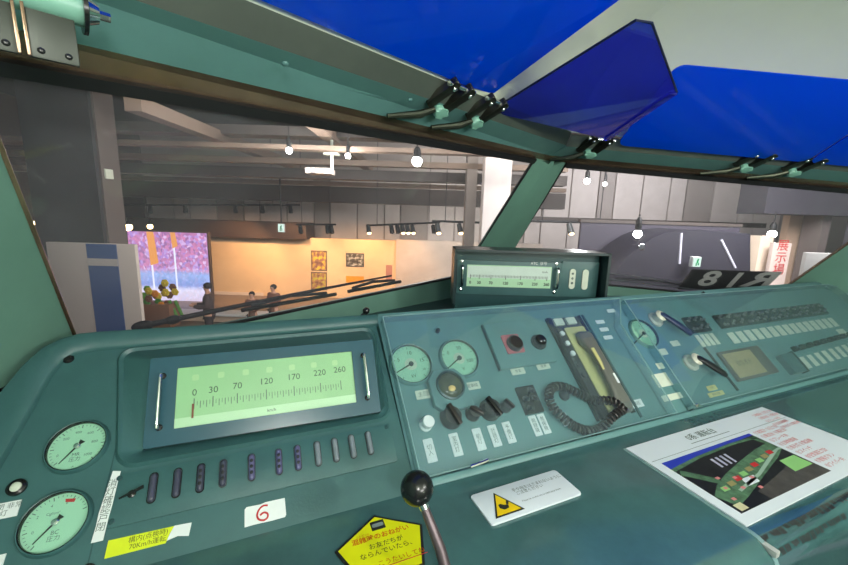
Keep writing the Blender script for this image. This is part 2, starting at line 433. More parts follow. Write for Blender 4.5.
# recess walls running in to the speed gauge
FS = Fr(FL.pt(0, .17, -.005), (math.cos(R_(-2)), math.sin(R_(-2)), 0), Vector((0, 0, 1)))
_n = Vector((math.sin(R_(58)) * math.sin(R_(-2)), -math.sin(R_(58)) * math.cos(R_(-2)), math.cos(R_(58))))
FS.n = _n; FS.u = Vector((math.cos(R_(-2)), math.sin(R_(-2)), 0)); FS.v = FS.n.cross(FS.u).normalized()
bz = rr(-.225, .224, .008, .178, .004, 6)
mb = MB()
r0 = [Vector((x, y, .001)) for x, y in lean(rr(-.286, .254, .153, .403, .030, 6))]
r1 = [Vector((x, y, .008)) for x, y in lean(rr(-.281, .249, .158, .398, .027, 6))]
r2 = [Vector((x, y, .003)) for x, y in lean(rr(-.275, .243, .164, .392, .022, 6))]
r3 = [FLi @ FS.pt(x, y, -.001) for x, y in bz]
r4 = [FLi @ FS.pt(x, y, -.02) for x, y in bz]
mb.loft([r0, r1, r2, r3, r4], caps=False)
mb.build('recess_frame', TEAL, LC, sharp=50)
# lamp strip plate with eleven lens windows
LU = [-.198, -.162, -.126, -.090, -.042, .006, .041, .079, .114, .149, .185]
o_ls = MB().prism(rr(-.258, .238, .064, .146, .006), -.001, .003, bev=.0015).build('lamp_strip_plate', TEAL, LC)
lens_m = [mat('lens_dark', (66, 68, 84), .3), mat('lens_violet', (92, 92, 128), .3), mat('lens_grey', (122, 132, 140), .3)]
for k, u in enumerate(LU):
    o = MB().prism(oval(0, 0, .0135, .050), -.002, .0015).build('indicator_lamp', BLACKP if k < 3 else DGREY, LC, T3(u, .112, .003))
    lm = lens_m[0] if k in (0, 1, 2, 3) else lens_m[1] if k in (4, 5, 6) else lens_m[2]
    rings = []
    for sc, z in ((1, .001), (.96, .004), (.8, .006), (.45, .0075), (.1, .008)):
        rings.append([(x * sc if abs(x) > 0 else 0, y * (1 - (1 - sc) * .25), z) for x, y in oval(0, 0, .0105, .046)])
    MB().loft(rings).build('lens', lm, o, sharp=80)
    if k in (2, 3, 4, 5, 6):
        m2 = MB()
        for j in (-1, 0, 1): m2.sph((0, j * .0105, .0078), .0030, 8, (1, 1.2, .25))
        m2.build('lens_marking', INK, o)
for (u, v) in ((-.249, .073), (.229, .138), (-.249, .139)):
    m2 = MB().lathe([(.0045, 0), (.0045, .001), (.0035, .0018), (0, .002)], 14); m2.box((0, 0, .002), (.006, .0009, .0006)); m2.build('screw', TEAL_D, LC, T3(u, v, .003, .6))
# small toggle handle on the strip
m2 = MB().lathe([(.006, 0), (.006, .003), (.003, .004), (.003, .007), (0, .007)], 14); m2.loft([[(-.016, -.004, .006), (-.016, -.002, .006), (-.016, -.002, .009), (-.016, -.004, .009)], [(.018, .001, .006), (.018, .006, .006), (.018, .006, .010), (.018, .001, .010)]])
m2.build('small_switch', BLACKP, LC, T3(-.227, .109, .003, .15))
# button and plates at the far left
m2 = MB().lathe([(.0125, 0), (.0125, .005), (.009, .007), (.008, .005)], 24); o = m2.build('button_collar', BLACKP, LC, T3(-.386, .156, 0))
MB().lathe([(.0075, .003), (.007, .007), (.005, .0085), (0, .009)], 20).build('push_button', CREAM, o)
o = MB().prism(rect(-.05, 0, 0, .023), 0, .002).build('name_plate', WHITE, LC, T3(-.375, .113, 0))
MB().text('戸閉 非常\n灯', .0095, T3(-.017, .0115, .0022)).build('lettering', INKG, o)
o = MB().prism(rect(-.05, 0, 0, .023), 0, .002).build('name_plate', WHITE, LC, T3(-.373, .040, 0))
m2 = MB().lathe([(.009, 0), (.009, .002), (.006, .006), (0, .007)], 16); m2.build('bolt', BLACKP, LC, T3(-.372, .389, 0))
m2 = MB().lathe([(.010, 0), (.010, .004), (0, .005)], 16); m2.build('bolt', BLACKP, LC, T3(-.268, .012, 0))
# seam groove between gauge field and strip field
MB().loft([[(-.2645, .205, .0003), (-.2625, .205, .0003), (-.2625, .205, -.001), (-.2645, .205, -.001)], [(-.271, .02, .0003), (-.269, .02, .0003), (-.269, .02, -.001), (-.271, .02, -.001)]]).build('panel_seam', TEAL_D, LC)

# ---- round gauges ---------------------------------------------------
mat_dialink = mat('dark_green_ink', (40, 62, 54), .6)
def gauge(name, label, F, u, v, r, tip, texts, flush=False, ticks=(225, -45, 30), red=None, hub=.012, group=None, tail=True, spec=None):
    g = thing(name, label, 'gauge', F.mat(u, v))
    R = r * 1.10
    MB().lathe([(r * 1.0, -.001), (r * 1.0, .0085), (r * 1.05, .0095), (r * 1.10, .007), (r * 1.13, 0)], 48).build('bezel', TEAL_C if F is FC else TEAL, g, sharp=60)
    MB().loft([[(r * q * math.cos(2 * PI * k / 48), r * q * math.sin(2 * PI * k / 48), z) for k in range(48)] for q, z in ((.995, .0012), (.995, .0087), (1.02, .0094))], caps=False).build('inner_wall', BLACKP, g, sharp=60)
    d = MB().prism(circ(0, 0, r * .99, 48), -.001, .0012).build('dial', DIAL, g)
    mk = MB(); a0, a1, n = ticks
    for k in range(n + 1):
        a = R_(a0 + (a1 - a0) * k / n); L = .13 if k % 5 == 0 else .07; wd = .0012 if k % 5 == 0 else .0007
        c = Vector((math.cos(a), math.sin(a), 0)); q = Vector((-c.y, c.x, 0))
        p0, p1 = c * r * .93, c * r * (.93 - L)
        mk.loft([[p0 - q * wd / 2 + Vector((0, 0, z)) for z in (.0013, .0016)] + [p0 + q * wd / 2 + Vector((0, 0, z)) for z in (.0016, .0013)], [p1 - q * wd / 2 + Vector((0, 0, z)) for z in (.0013, .0016)] + [p1 + q * wd / 2 + Vector((0, 0, z)) for z in (.0016, .0013)]])
    for (s, x, y, sz) in texts: mk.text(s, sz * r, T3(x * r, y * r, .0016))
    mk.build('scale_marking', INKG if tail else mat_dialink, d)
    if red: MB().prism([(p[0] * r, p[1] * r) for p in red], .0013, .0018).build('red_mark', REDINK, d)
    tx, ty = tip; L = math.hypot(tx, ty); a = math.atan2(ty, tx)
    nb = MB()
    if tail:
        nb.prism([(-.30 * L, -.0045), (-.30 * L, .0045), (-.10 * L, .0016), (L * .98, .0004), (L * .98, -.0004), (-.10 * L, -.0016)], .0032, .0042, bev=0)
    else:
        nb.prism([(0, -.0018), (0, .0018), (L, .0010), (L, -.0010)], .0032, .0042)
    nd = nb.xf(Matrix.Rotation(a, 4, 'Z')).build('needle', INK, g)
    MB().lathe([(hub * .4, .0015), (hub * .4, .0052), (hub * .2, .006), (0, .0061)], 16).build('hub', CHROME if tail else DGREY, nd)
    if hub > .012: MB().prism(circ(0, 0, hub, 28), .0013, .0022).build('centre_disc', CREAM, d)
    MB().prism(circ(0, 0, r * .985, 40), .0076, .0081).build('glass', GLASS, g)
    return g
def rel(F, u, v, x, y): a, b = F.uv(x, y, .006); return a - u, b - v
gauge('pressure_gauge', 'upper of the two round pale green pressure gauges at the far left of the console', FL, -.320, .208, .0405, rel(FL, -.320, .208, 57.5, 464),
      [('200', -.48, .40, .15), ('400', -.1, .62, .15), ('600', .34, .52, .15), ('800', .56, .1, .15), ('1000', .42, -.42, .15), ('0', -.62, -.28, .15), ('MR\n圧力', .0, -.45, .2), ('A', .0, -.85, .12)])
gauge('pressure_gauge', 'lower round pale green gauge at far left with a red mark at its top right', FL, -.323, .091, .0415, rel(FL, -.323, .091, 31, 545),
      [('0', -.62, -.2, .14), ('2', -.6, .3, .14), ('4', -.25, .6, .14), ('6', .2, .62, .14), ('Cgf/cm²', -.15, .33, .13), ('BC\n圧力', .05, -.45, .2)], red=[(.12, .78), (.14, .66), (.42, .60), (.45, .72)], ticks=(235, 20, 25))

# ---- the long speed gauge ---------------------------------------------------
SG = thing('speed_gauge', 'long speed gauge with pale green scale in the left console recess', 'speed gauge', FS.mat())
MB().prism(rr(-.224, .223, .010, .177, .004), -.02, .004, holes=[rr(-.177, .171, .038, .153, .002)]).build('bezel', BLUETEAL, SG)
sc_ = MB().prism(rect(-.185, .175, .036, .155), -.004, .0002).build('scale_plate', SPEEDG, SG)
MB().prism(rect(-.182, .172, .0385, .056), .0003, .0012).build('lower_band', SPEEDL, sc_)
MB().prism(rect(-.176, -.142, .056, .152), .0002, .0004).build('scale_field', SPEEDG, sc_)
mk = MB(); X0, K = -.1455, .286 / 260
for k in range(0, 261, 5):
    x = X0 + K * k; h = .020 if k in (0, 30, 70, 120, 170, 220, 260) else .013 if k % 10 == 0 else .008
    mk.box((x, .084 - h / 2 + (.006 if h > .015 else 0), .0012), (.0016 if h > .015 else .0011 if h > .01 else .0008, h, .0006))
mk.build('tick_marks', INKG, sc_)
NUM = mat('grey_green_numerals', (70, 92, 78), .6)
for k in (0, 30, 70, 120, 170, 220, 260): MB().text(str(k), .018, T3(X0 + K * k, .101 + k * .00005, .0012)).build('numeral', NUM, sc_)
MB().text('km/h', .0085, T3(-.004, .0475, .0016)).build('unit_lettering', NUM, sc_)
MB().box((X0 - .0015, .0665, .0022), (.0035, .027, .0012)).build('pointer', mat('brown_red_pointer', (130, 70, 48), .5), sc_)
SPEEDW = mat('signal_window_green', (182, 216, 168), .45)
mk = MB()
for k in range(7): mk.prism(rr(-.151 + k * .046, -.139 + k * .046, .125, .137, .003), .0008, .0012); mk.build('signal_window', SPEEDW, sc_); mk = MB()
MB().prism(rect(-.1845, .1745, .0365, .1545), .0026, .0032).build('glass', clear('speed_gauge_glass', (.97, 1, .97, 1), .9), SG)
for x in (-.2005, .196):
    m2 = MB().tube(smooth_path([(x, .044, .004), (x, .044, .016), (x, .052, .021), (x, .132, .021), (x, .140, .016), (x, .140, .004)], 5), .0032, 10)
    o = m2.build('pull_handle', CHROME, SG)
    for y in (.044, .140): MB().lathe([(.006, .004), (.006, .006), (.004, .0075), (0, .0075)], 14, T3(x, y, 0)).build('foot', BLACKP, o)
# stickers on the left console
t = thing('sticker', 'yellow strip sticker with torn white right end on the lower left console', 'sticker', FL.mat(-.25, .023, .0005))
MB().prism([(0, 0), (.080, .0), (.084, .012), (.090, .022), (.001, .024)], 0, .0008).build('sticker_film', YELS, t)
MB().prism([(.081, .003), (.096, .006), (.112, .002), (.115, .021), (.090, .0225), (.0845, .012)], 0, .0007).build('torn_paper', WHITE, t)
MB().text('構内(点検時)\n70Km/h運転', .0096, T3(.055, .0118, .001), bold=.0, sx=1.0).build('lettering', mat('dark_olive_ink', (70, 84, 16), .6), t)
t = thing('sticker', 'narrow vertical white paper strip beside the yellow strip sticker', 'sticker', FL.mat(-.2595, .100, .0034, R_(-4)))
MB().prism([(-.0075, -.052), (.0078, -.051), (.0072, -.02), (.0078, .0), (.0070, .03), (.0072, .051), (-.0045, .053), (-.0062, .02), (-.0080, -.012), (-.0068, -.03)], 0, .0008).build('paper', WHITE, t)
MB().text('消\n灯\n確\n認\n戸\n閉', .0135, T3(0, 0, .001), line=.95).build('lettering', INKG, t)
t = thing('sticker', 'small white sticker with a red handwritten 6 under the lamp strip', 'sticker', FL.mat(-.020, .0315, .0005))
MB().prism([(-.034, -.0155), (-.018, -.0150), (.010, -.0160), (.032, -.0155), (.034, -.012), (.033, .0155), (.0, .0160), (-.008, .0145), (-.031, .0155), (-.034, .012)], 0, .0008).build('paper', WHITE, t)
pts = [(.004, .010), (-.004, .011), (-.011, .006), (-.014, -.002), (-.011, -.009), (-.003, -.012), (.003, -.009), (.003, -.003), (-.003, .0), (-.009, -.003)]
MB().tube([(x, y, .0009) for x, y in smooth_path([(x, y, 0) for x, y in pts], 6) for x, y in [(x, y)]] if False else [Vector((p.x, p.y, .0009)) for p in smooth_path([(x, y, 0) for x, y in pts], 6)], .0016, 6).build('lettering', REDINK, t)

# ---- centre / right console ---------------------------------------------------
CC = thing('control_console', 'teal control console slope filling the centre and right under clear acrylic covers', 'console', FC.mat())
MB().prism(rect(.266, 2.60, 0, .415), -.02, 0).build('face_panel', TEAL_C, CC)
FCi = FC.mat().inverted()
mb = MB(); pr = [(.660, .79), (.660, .30), (.965, .30), (.965, 1.06), (.935, 1.06)]
mb.loft([[FCi @ Vector((x, y, z)) for y, z in pr] for x in (.268, 2.60)]); mb.build('carcase', TEAL_D, CC)
MB().box((1.42, .416, -.028), (2.30, .022, .050), bev=.006).build('top_rail', TEAL_C, CC)
MB().box((1.43, -.004, .004), (2.34, .016, .022), bev=.004).build('front_lip', TEAL_C, CC)
gauge('round_gauge', 'left of two round pale green gauges beside the speed gauge recess', FC, .325, .267, .051, rel(FC, .325, .267, 393, 374.5),
      [('10', .05, .60, .28), ('15', .62, .15, .28), ('5', -.58, .3, .28), ('kV', .0, -.62, .24), ('20', .62, -.35, .16)], ticks=(230, -50, 20), hub=.016, tail=False)
gauge('round_gauge', 'right of two round pale green gauges, above the hooded lamp', FC, .462, .266, .051, rel(FC, .462, .266, 447, 369),
      [('0', -.52, .36, .28), ('50', .16, .58, .28), ('100', .56, -.2, .28), ('V', .05, -.6, .24)], ticks=(230, -50, 20), hub=.016, tail=False)
gauge('round_gauge', 'round pale green gauge with white hub under the join of the acrylic covers', FC, 1.165, .268, .050, rel(FC, 1.165, .268, 633, 345),
      [('2', -.55, .3, .2), ('4', .1, .62, .2), ('6', .6, .1, .2)], ticks=(230, -50, 20), hub=.016, tail=False)
# hooded lamp plate
o = MB().prism([(.352, .150), (.372, .132), (.452, .132), (.452, .212), (.430, .236), (.372, .236), (.352, .212)], 0, .016, bev=.003).build('lamp_hood_plate', TEAL_C, CC)
MB().lathe([(.037, .015), (.037, .022), (.033, .024), (.032, .018)], 36, T3(.405, .192)).build('lamp_ring', TEAL_D, o, sharp=60)
MB().lathe([(.032, .017), (.030, .021), (.018, .025), (0, .027)], 32, T3(.405, .192)).build('lamp_lens', DUSTG, o, sharp=80)
m2 = MB().sph((.403, .181, .0255), .010, 14, (1.0, .8, .3)); m2.build('bulb', mat('warm_bulb_glass', (214, 186, 120), .2), o)
def label_plate(u, v, w_, h_, text='', size=.008, M=CREAM, rot=0, ink=INKG, vertical=False):
    o = MB().prism(rr(-w_ / 2, w_ / 2, -h_ / 2, h_ / 2, .0015, 2), 0, .0016).build('name_plate', M, CC, T3(u, v, 0, rot))
    if text:
        MB().text('\n'.join(text) if vertical else text, size, T3(0, 0, .0018), line=.95).build('lettering', ink, o)
    return o
label_plate(.342, .186, .050, .022, '主回路', .013); label_plate(.472, .187, .045, .020, '電車線', .011)
# row of knobs and their labels
def knob(u, v, r, h, mt, kind, rot=0):
    if kind == 'white':
        MB().lathe([(r * 1.1, 0), (r * 1.1, .004), (r * .8, .006), (r * .8, .012), (r, .013), (r, h), (r * .92, h + .002), (0, h + .002)], 28).build('push_button', WHITE, CC, T3(u, v, 0))
        return
    o = MB().lathe([(r * 1.05, 0), (r * 1.1, .004), (r, .008), (r * .88, h), (r * .8, h + .002), (0, h + .002)], 28).build('selector_knob', mt, CC, T3(u, v, 0, rot))
    MB().box((0, 0, h + .006), (r * .42, r * 2.1, .016), bev=.003).build('knob_grip', mt, o)
knob(.322, .115, .014, .026, WHITE, 'white')
knob(.387, .119, .025, .022, BROWNK, 'sel', .3); knob(.446, .118, .017, .020, BROWNK, 'sel', .9)
knob(.494, .119, .025, .024, BLACKP, 'sel', .4); knob(.540, .119, .014, .022, DGREY, 'sel', .6)
for (u, t) in ((.317, '切入'), (.381, '室内灯'), (.442, '前灯'), (.485, '計器灯'), (.526, '予備灯')):
    label_plate(u, .0595, .023, .050, t, .0125, WHITE, vertical=True)
# raised sub panel with red plate and key knob
o = MB().prism(rect(.567, .758, .215, .355), 0, .012, bev=.002).build('raised_panel', TEAL_C, CC)
MB().box((.5675, .285, .004), (.006, .142, .010)).build('panel_edge_strip', TEAL_D, CC)  # dark teal strip along the left edge of the raised panel
p = MB().prism(rr(.606, .664, .254, .312, .004), .012, .015).build('red_plate', PINKP, CC)
MB().lathe([(.024, .015), (.023, .026), (.019, .030), (0, .031)], 24, T3(.638, .281)).build('key_knob', BROWNK, p)
MB().lathe([(.024, .012), (.024, .018), (.018, .026), (.016, .032), (0, .033)], 24, T3(.722, .278)).build('round_knob', BLACKP, CC)
m2 = MB(); [m2.sph((.722 + dx, .272, .034), .0035, 10, (1, 1, .5)) for dx in (-.006, .006)]; m2.build('knob_screw', CHROME, CC)
label_plate(.623, .206, .044, .018, '非常', .010); label_plate(.711, .209, .044, .018, '復帰', .010)
# black switch plate with two toggles
o = MB().prism(rr(.590, .648, .089, .162, .003), 0, .005).build('switch_plate', BLACKP, CC)
def toggle(mt, r=.006, h=.016):
    return MB().lathe([(r * 1.3, 0), (r * 1.3, .002), (r * .7, .004), (r * .55, .006), (r * .9, h), (r * .6, h + .002), (0, h + .002)], 12)
for (x, y) in ((.605, .130), (.632, .128), (.606, .106), (.630, .150)):
    toggle(None).build('toggle', DGREY, o, T3(x, y, .005) @ Matrix.Rotation(.5, 4, 'X'))
for x in (.606, .633): label_plate(x, .061, .022, .050, '無線機', .0125, WHITE, vertical=True)
label_plate(.700, .060, .022, .034, '', .01, WHITE)
# telephone recess
o = MB().prism(rect(.797, .932, .040, .356), 0, .004).build('telephone_base', DGREY, CC)
MB().prism(rect(.797, .811, .036, .356), 0, .012).build('base_edge', BLACKP, o)
MB().prism(rect(.926, .934, .036, .356), 0, .010).build('base_edge', BLACKP, o)
MB().prism(rr(.846, .926, .045, .318, .006), .004, .007).build('cradle_plate', YELC, o)
for x in (.838, .888): MB().prism(rr(x - .018, x + .018, .328, .352, .002), .004, .010).build('key_cap', CREAM, o)
for k in range(5):
    MB().lathe([(.008, .004), (.008, .010), (.004, .011), (0, .011)], 16, T3(.829, .300 - k * .034)).build('call_button', WHITE if k < 3 else DGREY, o)
# telephone handset: lies in the cradle
HS = thing('telephone_handset', 'grey brown telephone handset lying in its yellow cradle on the console', 'telephone', FC.mat(.898, .165, .007))
rings = []
for y, w_, z0, z1 in ((.128, .030, .010, .022), (.124, .048, .003, .030), (.112, .056, .0, .036), (.092, .056, .0, .038), (.074, .046, .010, .042), (.05, .040, .020, .046), (0, .038, .022, .048), (-.05, .040, .020, .046), (-.074, .046, .010, .042), (-.092, .054, .0, .038), (-.112, .054, .0, .036), (-.124, .046, .003, .030), (-.128, .030, .010, .022)):
    rings.append([(x * 1.0 - .004, y, z * .62) for x, z in rr(-w_ / 2, w_ / 2, z0, z1, min(.010, (z1 - z0) * .45), 4)])
MB().loft(rings).build('handset_body', GREYPH, HS, sharp=60)
MB().lathe([(.022, -.001), (.022, .003), (.0, .003)], 24, T3(-.004, .100)).build('ear_cap', DGREY, HS)
MB().lathe([(.022, -.001), (.022, .003), (.0, .003)], 24, T3(-.004, -.100)).build('mouth_cap', DGREY, HS)
MB().prism(rr(.002, .010, -.05, -.02, .002), .028, .0302).build('maker_plate', WHITE, HS)
MB().box((-.016, .03, .0275), (.012, .07, .004), bev=.002).build('press_switch', YELC, HS)
# curly cord
px = [(622, 413), (610, 403), (592, 399.5), (577, 392.5), (562, 386.5), (552, 388), (549, 396), (553, 407), (563, 417.5), (576, 427), (590, 431), (601, 428), (610, 418), (620, 411)]
path = smooth_path([Vector((*FC.uv(x, y, .014), .014 + (.012 if i in (0, 1, 12, 13) else 0))) for i, (x, y) in enumerate(px)], 40)
acc = 0; hel = []; turns = .0115
for i in range(len(path) - 1):
    d = path[i + 1] - path[i]; L = d.length; t = d.normalized(); sd = Vector((0, 0, 1)).cross(t).normalized(); up = t.cross(sd)
    nst = max(1, int(L / .0011))
    for k in range(nst):
        q = path[i] + d * k / nst; a = 2 * PI * (acc + L * k / nst) / turns
        hel.append(q + sd * (.0095 * math.cos(a)) + up * (.0095 * math.sin(a)))
    acc += L
MB().tube(hel, .0036, 6).build('coiled_cord', mat('black_brown_cord', (44, 40, 38), .4), HS, HS.matrix_world.inverted() @ FC.mat())
MB().lathe([(.014, 0), (.014, .008), (.009, .013), (.004, .020), (0, .021)], 20).build('cord_hook', DGREY, CC, T3(*FC.uv(563.5, 396), 0))
# strip with small labels right of the telephone
for (x, y) in ((600, 322), (604, 329.5), (608, 337.5), (611, 311)): u, v = FC.uv(x, y); label_plate(u, v, .036, .013, '', .01, WHITE)
label_plate(.965, .058, .045, .022, '通話', .012, WHITE)
MB().prism(rect(.948, .956, .02, .36), 0, .004).build('divider_strip', TEAL_D, CC)
# blue panel around the third gauge
MB().prism(rect(1.10, 1.245, .09, .385), -.002, .0006).build('blue_panel', mat('blue_teal_panel', (84, 126, 142), .4), CC)
for (x, y, w_, h_) in ((663, 352, .035, .022), (675, 343.5, .04, .02), (660, 366, .03, .02), (662, 380, .065, .042), (672, 397, .085, .018)):
    u, v = FC.uv(x, y); label_plate(u, v, w_, h_, '', .01, CREAM)
# two master handles with clear bosses
for (bx, by, tx, ty, mt, nm) in ((655, 320, 692, 334, mat('dark_blue_handle', (40, 52, 84), .35), 'h'), (690, 363, 727, 375, mat('black_handle', (30, 34, 36), .35), 'h')):
    u, v = FC.uv(bx, by); u2, v2 = FC.uv(tx, ty, .035)
    o = MB().lathe([(.028, 0), (.028, .006), (.020, .010), (.018, .026), (.021, .030), (.014, .036), (0, .037)], 28).build('master_switch', mat('satin_ivory', (196, 196, 180), .3), CC, T3(u, v, 0))
    d = Vector((u2 - u, v2 - v, 0)); L = d.length; d.normalize(); q = Vector((-d.y, d.x, 0)); rings = []
    for s, w_, z in ((-.12, .014, .028), (0, .022, .034), (.15, .020, .036), (.6, .024, .036), (.92, .020, .034), (1.0, .012, .032)):
        c = d * L * s; rings.append([c + q * a + Vector((0, 0, z + b)) for a, b in rr(-w_ / 2, w_ / 2, -.006, .006, .004, 3)])
    MB().loft(rings).build('switch_lever', mt, o, sharp=60)
u, v = FC.uv(716, 394); label_plate(u, v + .02, .045, .016, '力行', .01, YELC); label_plate(u, v, .075, .014, '前進 後進', .009, YELC)
# toggle banks with their labels
def bank(u0, u1, v0, v1, n, rows, labels, lv, lh):
    o = MB().prism(rr(u0, u1, v0, v1, .004), 0, .006).build('switch_bank', BLACKP, CC)
    pr = None
    for r in range(rows):
        for k in range(n):
            x = u0 + (u1 - u0) * (k + .5) / n; y = v0 + (v1 - v0) * (r + .5) / rows; M = T3(x, y, .006) @ Matrix.Rotation(-.45 if (k + r) % 3 else .45, 4, 'X')
            if pr is None: pr = toggle(None, .0052, .014).build('toggle', mat('worn_grey_toggle', (96, 98, 98), .35), o, M)
            else: clone(pr, o, M)
    for k in range(labels):
        label_plate(u0 + (u1 - u0) * (k + .5) / labels, lv, (u1 - u0) / labels * .72, lh, '', .01, CREAM)
bank(1.395, 1.505, .243, .308, 3, 2, 4, .213, .046)
bank(1.568, 2.355, .246, .303, 15, 2, 15, .205, .044)
mb = MB()
for k in range(9):
    u = 1.885 + k * .058
    o = MB().prism(rr(-.014, .014, -.010, .010, .003), 0, .008).build('breaker', BLACKP, CC, T3(u, .122 + k * .002, 0))
    toggle(None, .008, .016).build('toggle', BLACKP, o, T3(0, 0, .008) @ Matrix.Rotation(.5, 4, 'X'))
    label_plate(u, .066 + k * .002, .030, .046, '', .01, CREAM)
# display window and its dark frame
o = MB().prism(rr(1.438, 1.678, .053, .160, .004), 0, .008, bev=.002).build('display_frame', mat('brown_grey_frame', (92, 86, 78), .4), CC)
MB().prism(rect(1.452, 1.612, .062, .150), .008, .0095).build('display_panel', TAN, o)
MB().text('故障表示', .022, T3(1.53, .108, .0098)).build('lettering', mat('tan_ink', (112, 100, 72), .5), o)
MB().prism(rr(1.735, 1.828, .034, .108, .006), 0, .020, bev=.004).build('relay_box', TEAL, CC)
MB().prism(rect(1.812, 1.820, .03, .112), .0, .022).build('relay_box_edge', BLACKP, CC)
MB().loft([[(1.396, .186, .0004), (1.402, .186, .0004), (1.402, .186, .006), (1.396, .186, .006)], [(1.404, .027, .0004), (1.410, .027, .0004), (1.410, .027, .006), (1.404, .027, .006)]]).build('dark_strip', BLACKP, CC)
label_plate(2.32, .155, .06, .03, '', .01, CREAM)
MB().lathe([(.006, 0), (.006, .010), (0, .012)], 12).build('hook', BLACKP, CC, T3(.425, .352, 0))
MB().lathe([(.006, 0), (.006, .010), (0, .012)], 12).build('hook', BLACKP, CC, T3(1.62, .405, 0))
# ---- acrylic covers over the console ---------------------------------------------------
def cover(name, label, poly):
    t = thing(name, label, 'acrylic cover', FC.mat())
    h = .030
    MB().prism(poly, h - .003, h).build('front_sheet', ACRY, t)
    q = poly + [poly[0]]
    for a, b in zip(q[:-1], q[1:]):
        a = Vector((*a, 0)); b = Vector((*b, 0)); d = (b - a).normalized(); nn = Vector((-d.y, d.x, 0)) * .0025
        MB().loft([[a, a + nn, a + nn + Vector((0, 0, h - .0035)), a + Vector((0, 0, h - .0035))], [b, b + nn, b + nn + Vector((0, 0, h - .0035)), b + Vector((0, 0, h - .0035))]]).build('side_sheet', ACRY, t)
        MB().tube([a + Vector((0, 0, h)), b + Vector((0, 0, h))], .0018, 6).build('polished_edge', EDGE, t)
    return t
t = cover('acrylic_cover', 'clear acrylic cover over the centre gauges, knobs and telephone', [(.272, .006), (1.056, .006), (1.056, .300), (1.128, .396), (.272, .396)])
o = MB().tube([(.385, .004, .032), (.415, .006, .034), (.43, .008, .034)], .004, 8).build('latch', CHROME, t)
t = cover('acrylic_cover', 'long clear acrylic cover over the right hand switch panel', [(1.140, .010), (2.60, .010), (2.60, .36), (2.52, .386), (1.140, .390)])
MB().box((1.148, .01, .018), (.02, .012, .03), bev=.003).build('latch', CHROME, t)

# ---- desk ---------------------------------------------------
DK = thing('control_desk', 'glossy worn teal desk top with rounded front edge below the consoles', 'desk', FD.mat())
def desk_prof(x):
    pts = [(.655, 0)]
    yb = .318
    for k in range(0, 9):
        a = R_(90 + 80 * k / 8); pts.append((yb + .05 * math.cos(a) , -.05 + .05 * math.sin(a)))
    pts += [(.255, -.35), (.655, -.35)]
    return [(x, y, z) for y, z in pts]
MB().loft([desk_prof(-.55), desk_prof(2.62)]).build('desk_top', DESK, DK, sharp=40)
mb = MB()
random.seed(3)
for row, (v0, x0, x1) in enumerate(((.012, .80, 1.16), (.036, .80, 1.04))):
    x = x0
    while x < x1:
        w_ = random.uniform(.006, .016); h_ = random.uniform(.007, .013); a = R_(90 + 57.3 * (v0 / .05)); a2 = R_(90 + 57.3 * ((v0 + h_) / .05))
        r_ = .0503
        P = [(.318 + r_ * math.cos(q), -.05 + r_ * math.sin(q)) for q in (a, (a + a2) / 2, a2)]
        sh = random.uniform(-.003, .003)
        mb.loft([[(x + sh * j, y, z) for j, (y, z) in enumerate(P)], [(x + w_ + sh * j, y, z) for j, (y, z) in enumerate(P)]], closed=False)
        x += w_ * random.uniform(1.15, 1.5)
mb.build('worn_lettering', mat('worn_dark_lettering', (38, 34, 38), .5, var=.4, vscale=60), DK)
# brake lever with black ball, standing up from the desk front
bp = EYE + ray(417, 488) * .60; lo = Vector((.243, .385, .79))
BL_ = thing('brake_lever', 'black ball handle on a steel lever rising from the desk front', 'lever', Matrix.Translation(lo))
d = (bp - lo)
MB().tube([Vector((0, 0, -.04)), d * .5, d * .94], [.0095, .0085, .0065], 16).build('lever_rod', mat('worn_steel_rod', (96, 84, 88), .38, metal=.5, var=.25, vscale=20), BL_)
MB().cyl(d * .82, d * .97, .0075, .0105, 20).build('collar', CHROME, BL_)
MB().sph(d, .0265, 32).build('ball_knob', BLACKP, BL_, sharp=180)
# yellow notice
t = thing('notice_card', 'yellow pentagon notice with black border lying on the desk beside the lever', 'sign', FD.mat(.164, .530, .001))
pent = [FD.uv(x, y) for x, y in ((373.8, 517.5), (421.9, 526.5), (422.8, 568), (340.7, 566))]
P5 = [(.000, .064), (.076, .014), (.050, -.062), (-.050, -.062), (-.080, .012)]
MB().prism(P5[::-1], 0, .002).build('border_card', BLACK, t)
MB().prism([(x * .93, y * .93) for x, y in P5][::-1], .002, .0028).build('yellow_face', YEL, t)
MB().text('混雑時のおねがい', .0128, T3(.000, .0165, .0031), bold=.0002).build('heading', mat('orange_ink', (214, 96, 10), .5), t)
MB().text('こんざつじ', .0048, T3(-.030, .0262, .0031)).build('small_reading', mat('orange_ink_fine', (214, 96, 10), .5), t)
MB().text('お友だちが\nならんでいたら、', .0122, T3(.004, -.008, .0031), line=1.15).build('lettering', INK, t)
MB().text('こうたいしてね', .0115, T3(.020, -.036, .0031)).build('underlined_line', mat('dark_orange_ink', (190, 80, 14), .5), t)
MB().box((.020, -.043, .003), (.085, .0012, .0004)).build('underline', REDINK, t)
o = MB().prism(rect(-.012, .013, .030, .0495), .0028, .0032).build('train_picture', INK, t)
MB().prism(rr(-.010, .011, .036, .044, .003), .0032, .0035).build('train_picture_body', mat('grey_print', (130, 140, 140), .5), o)
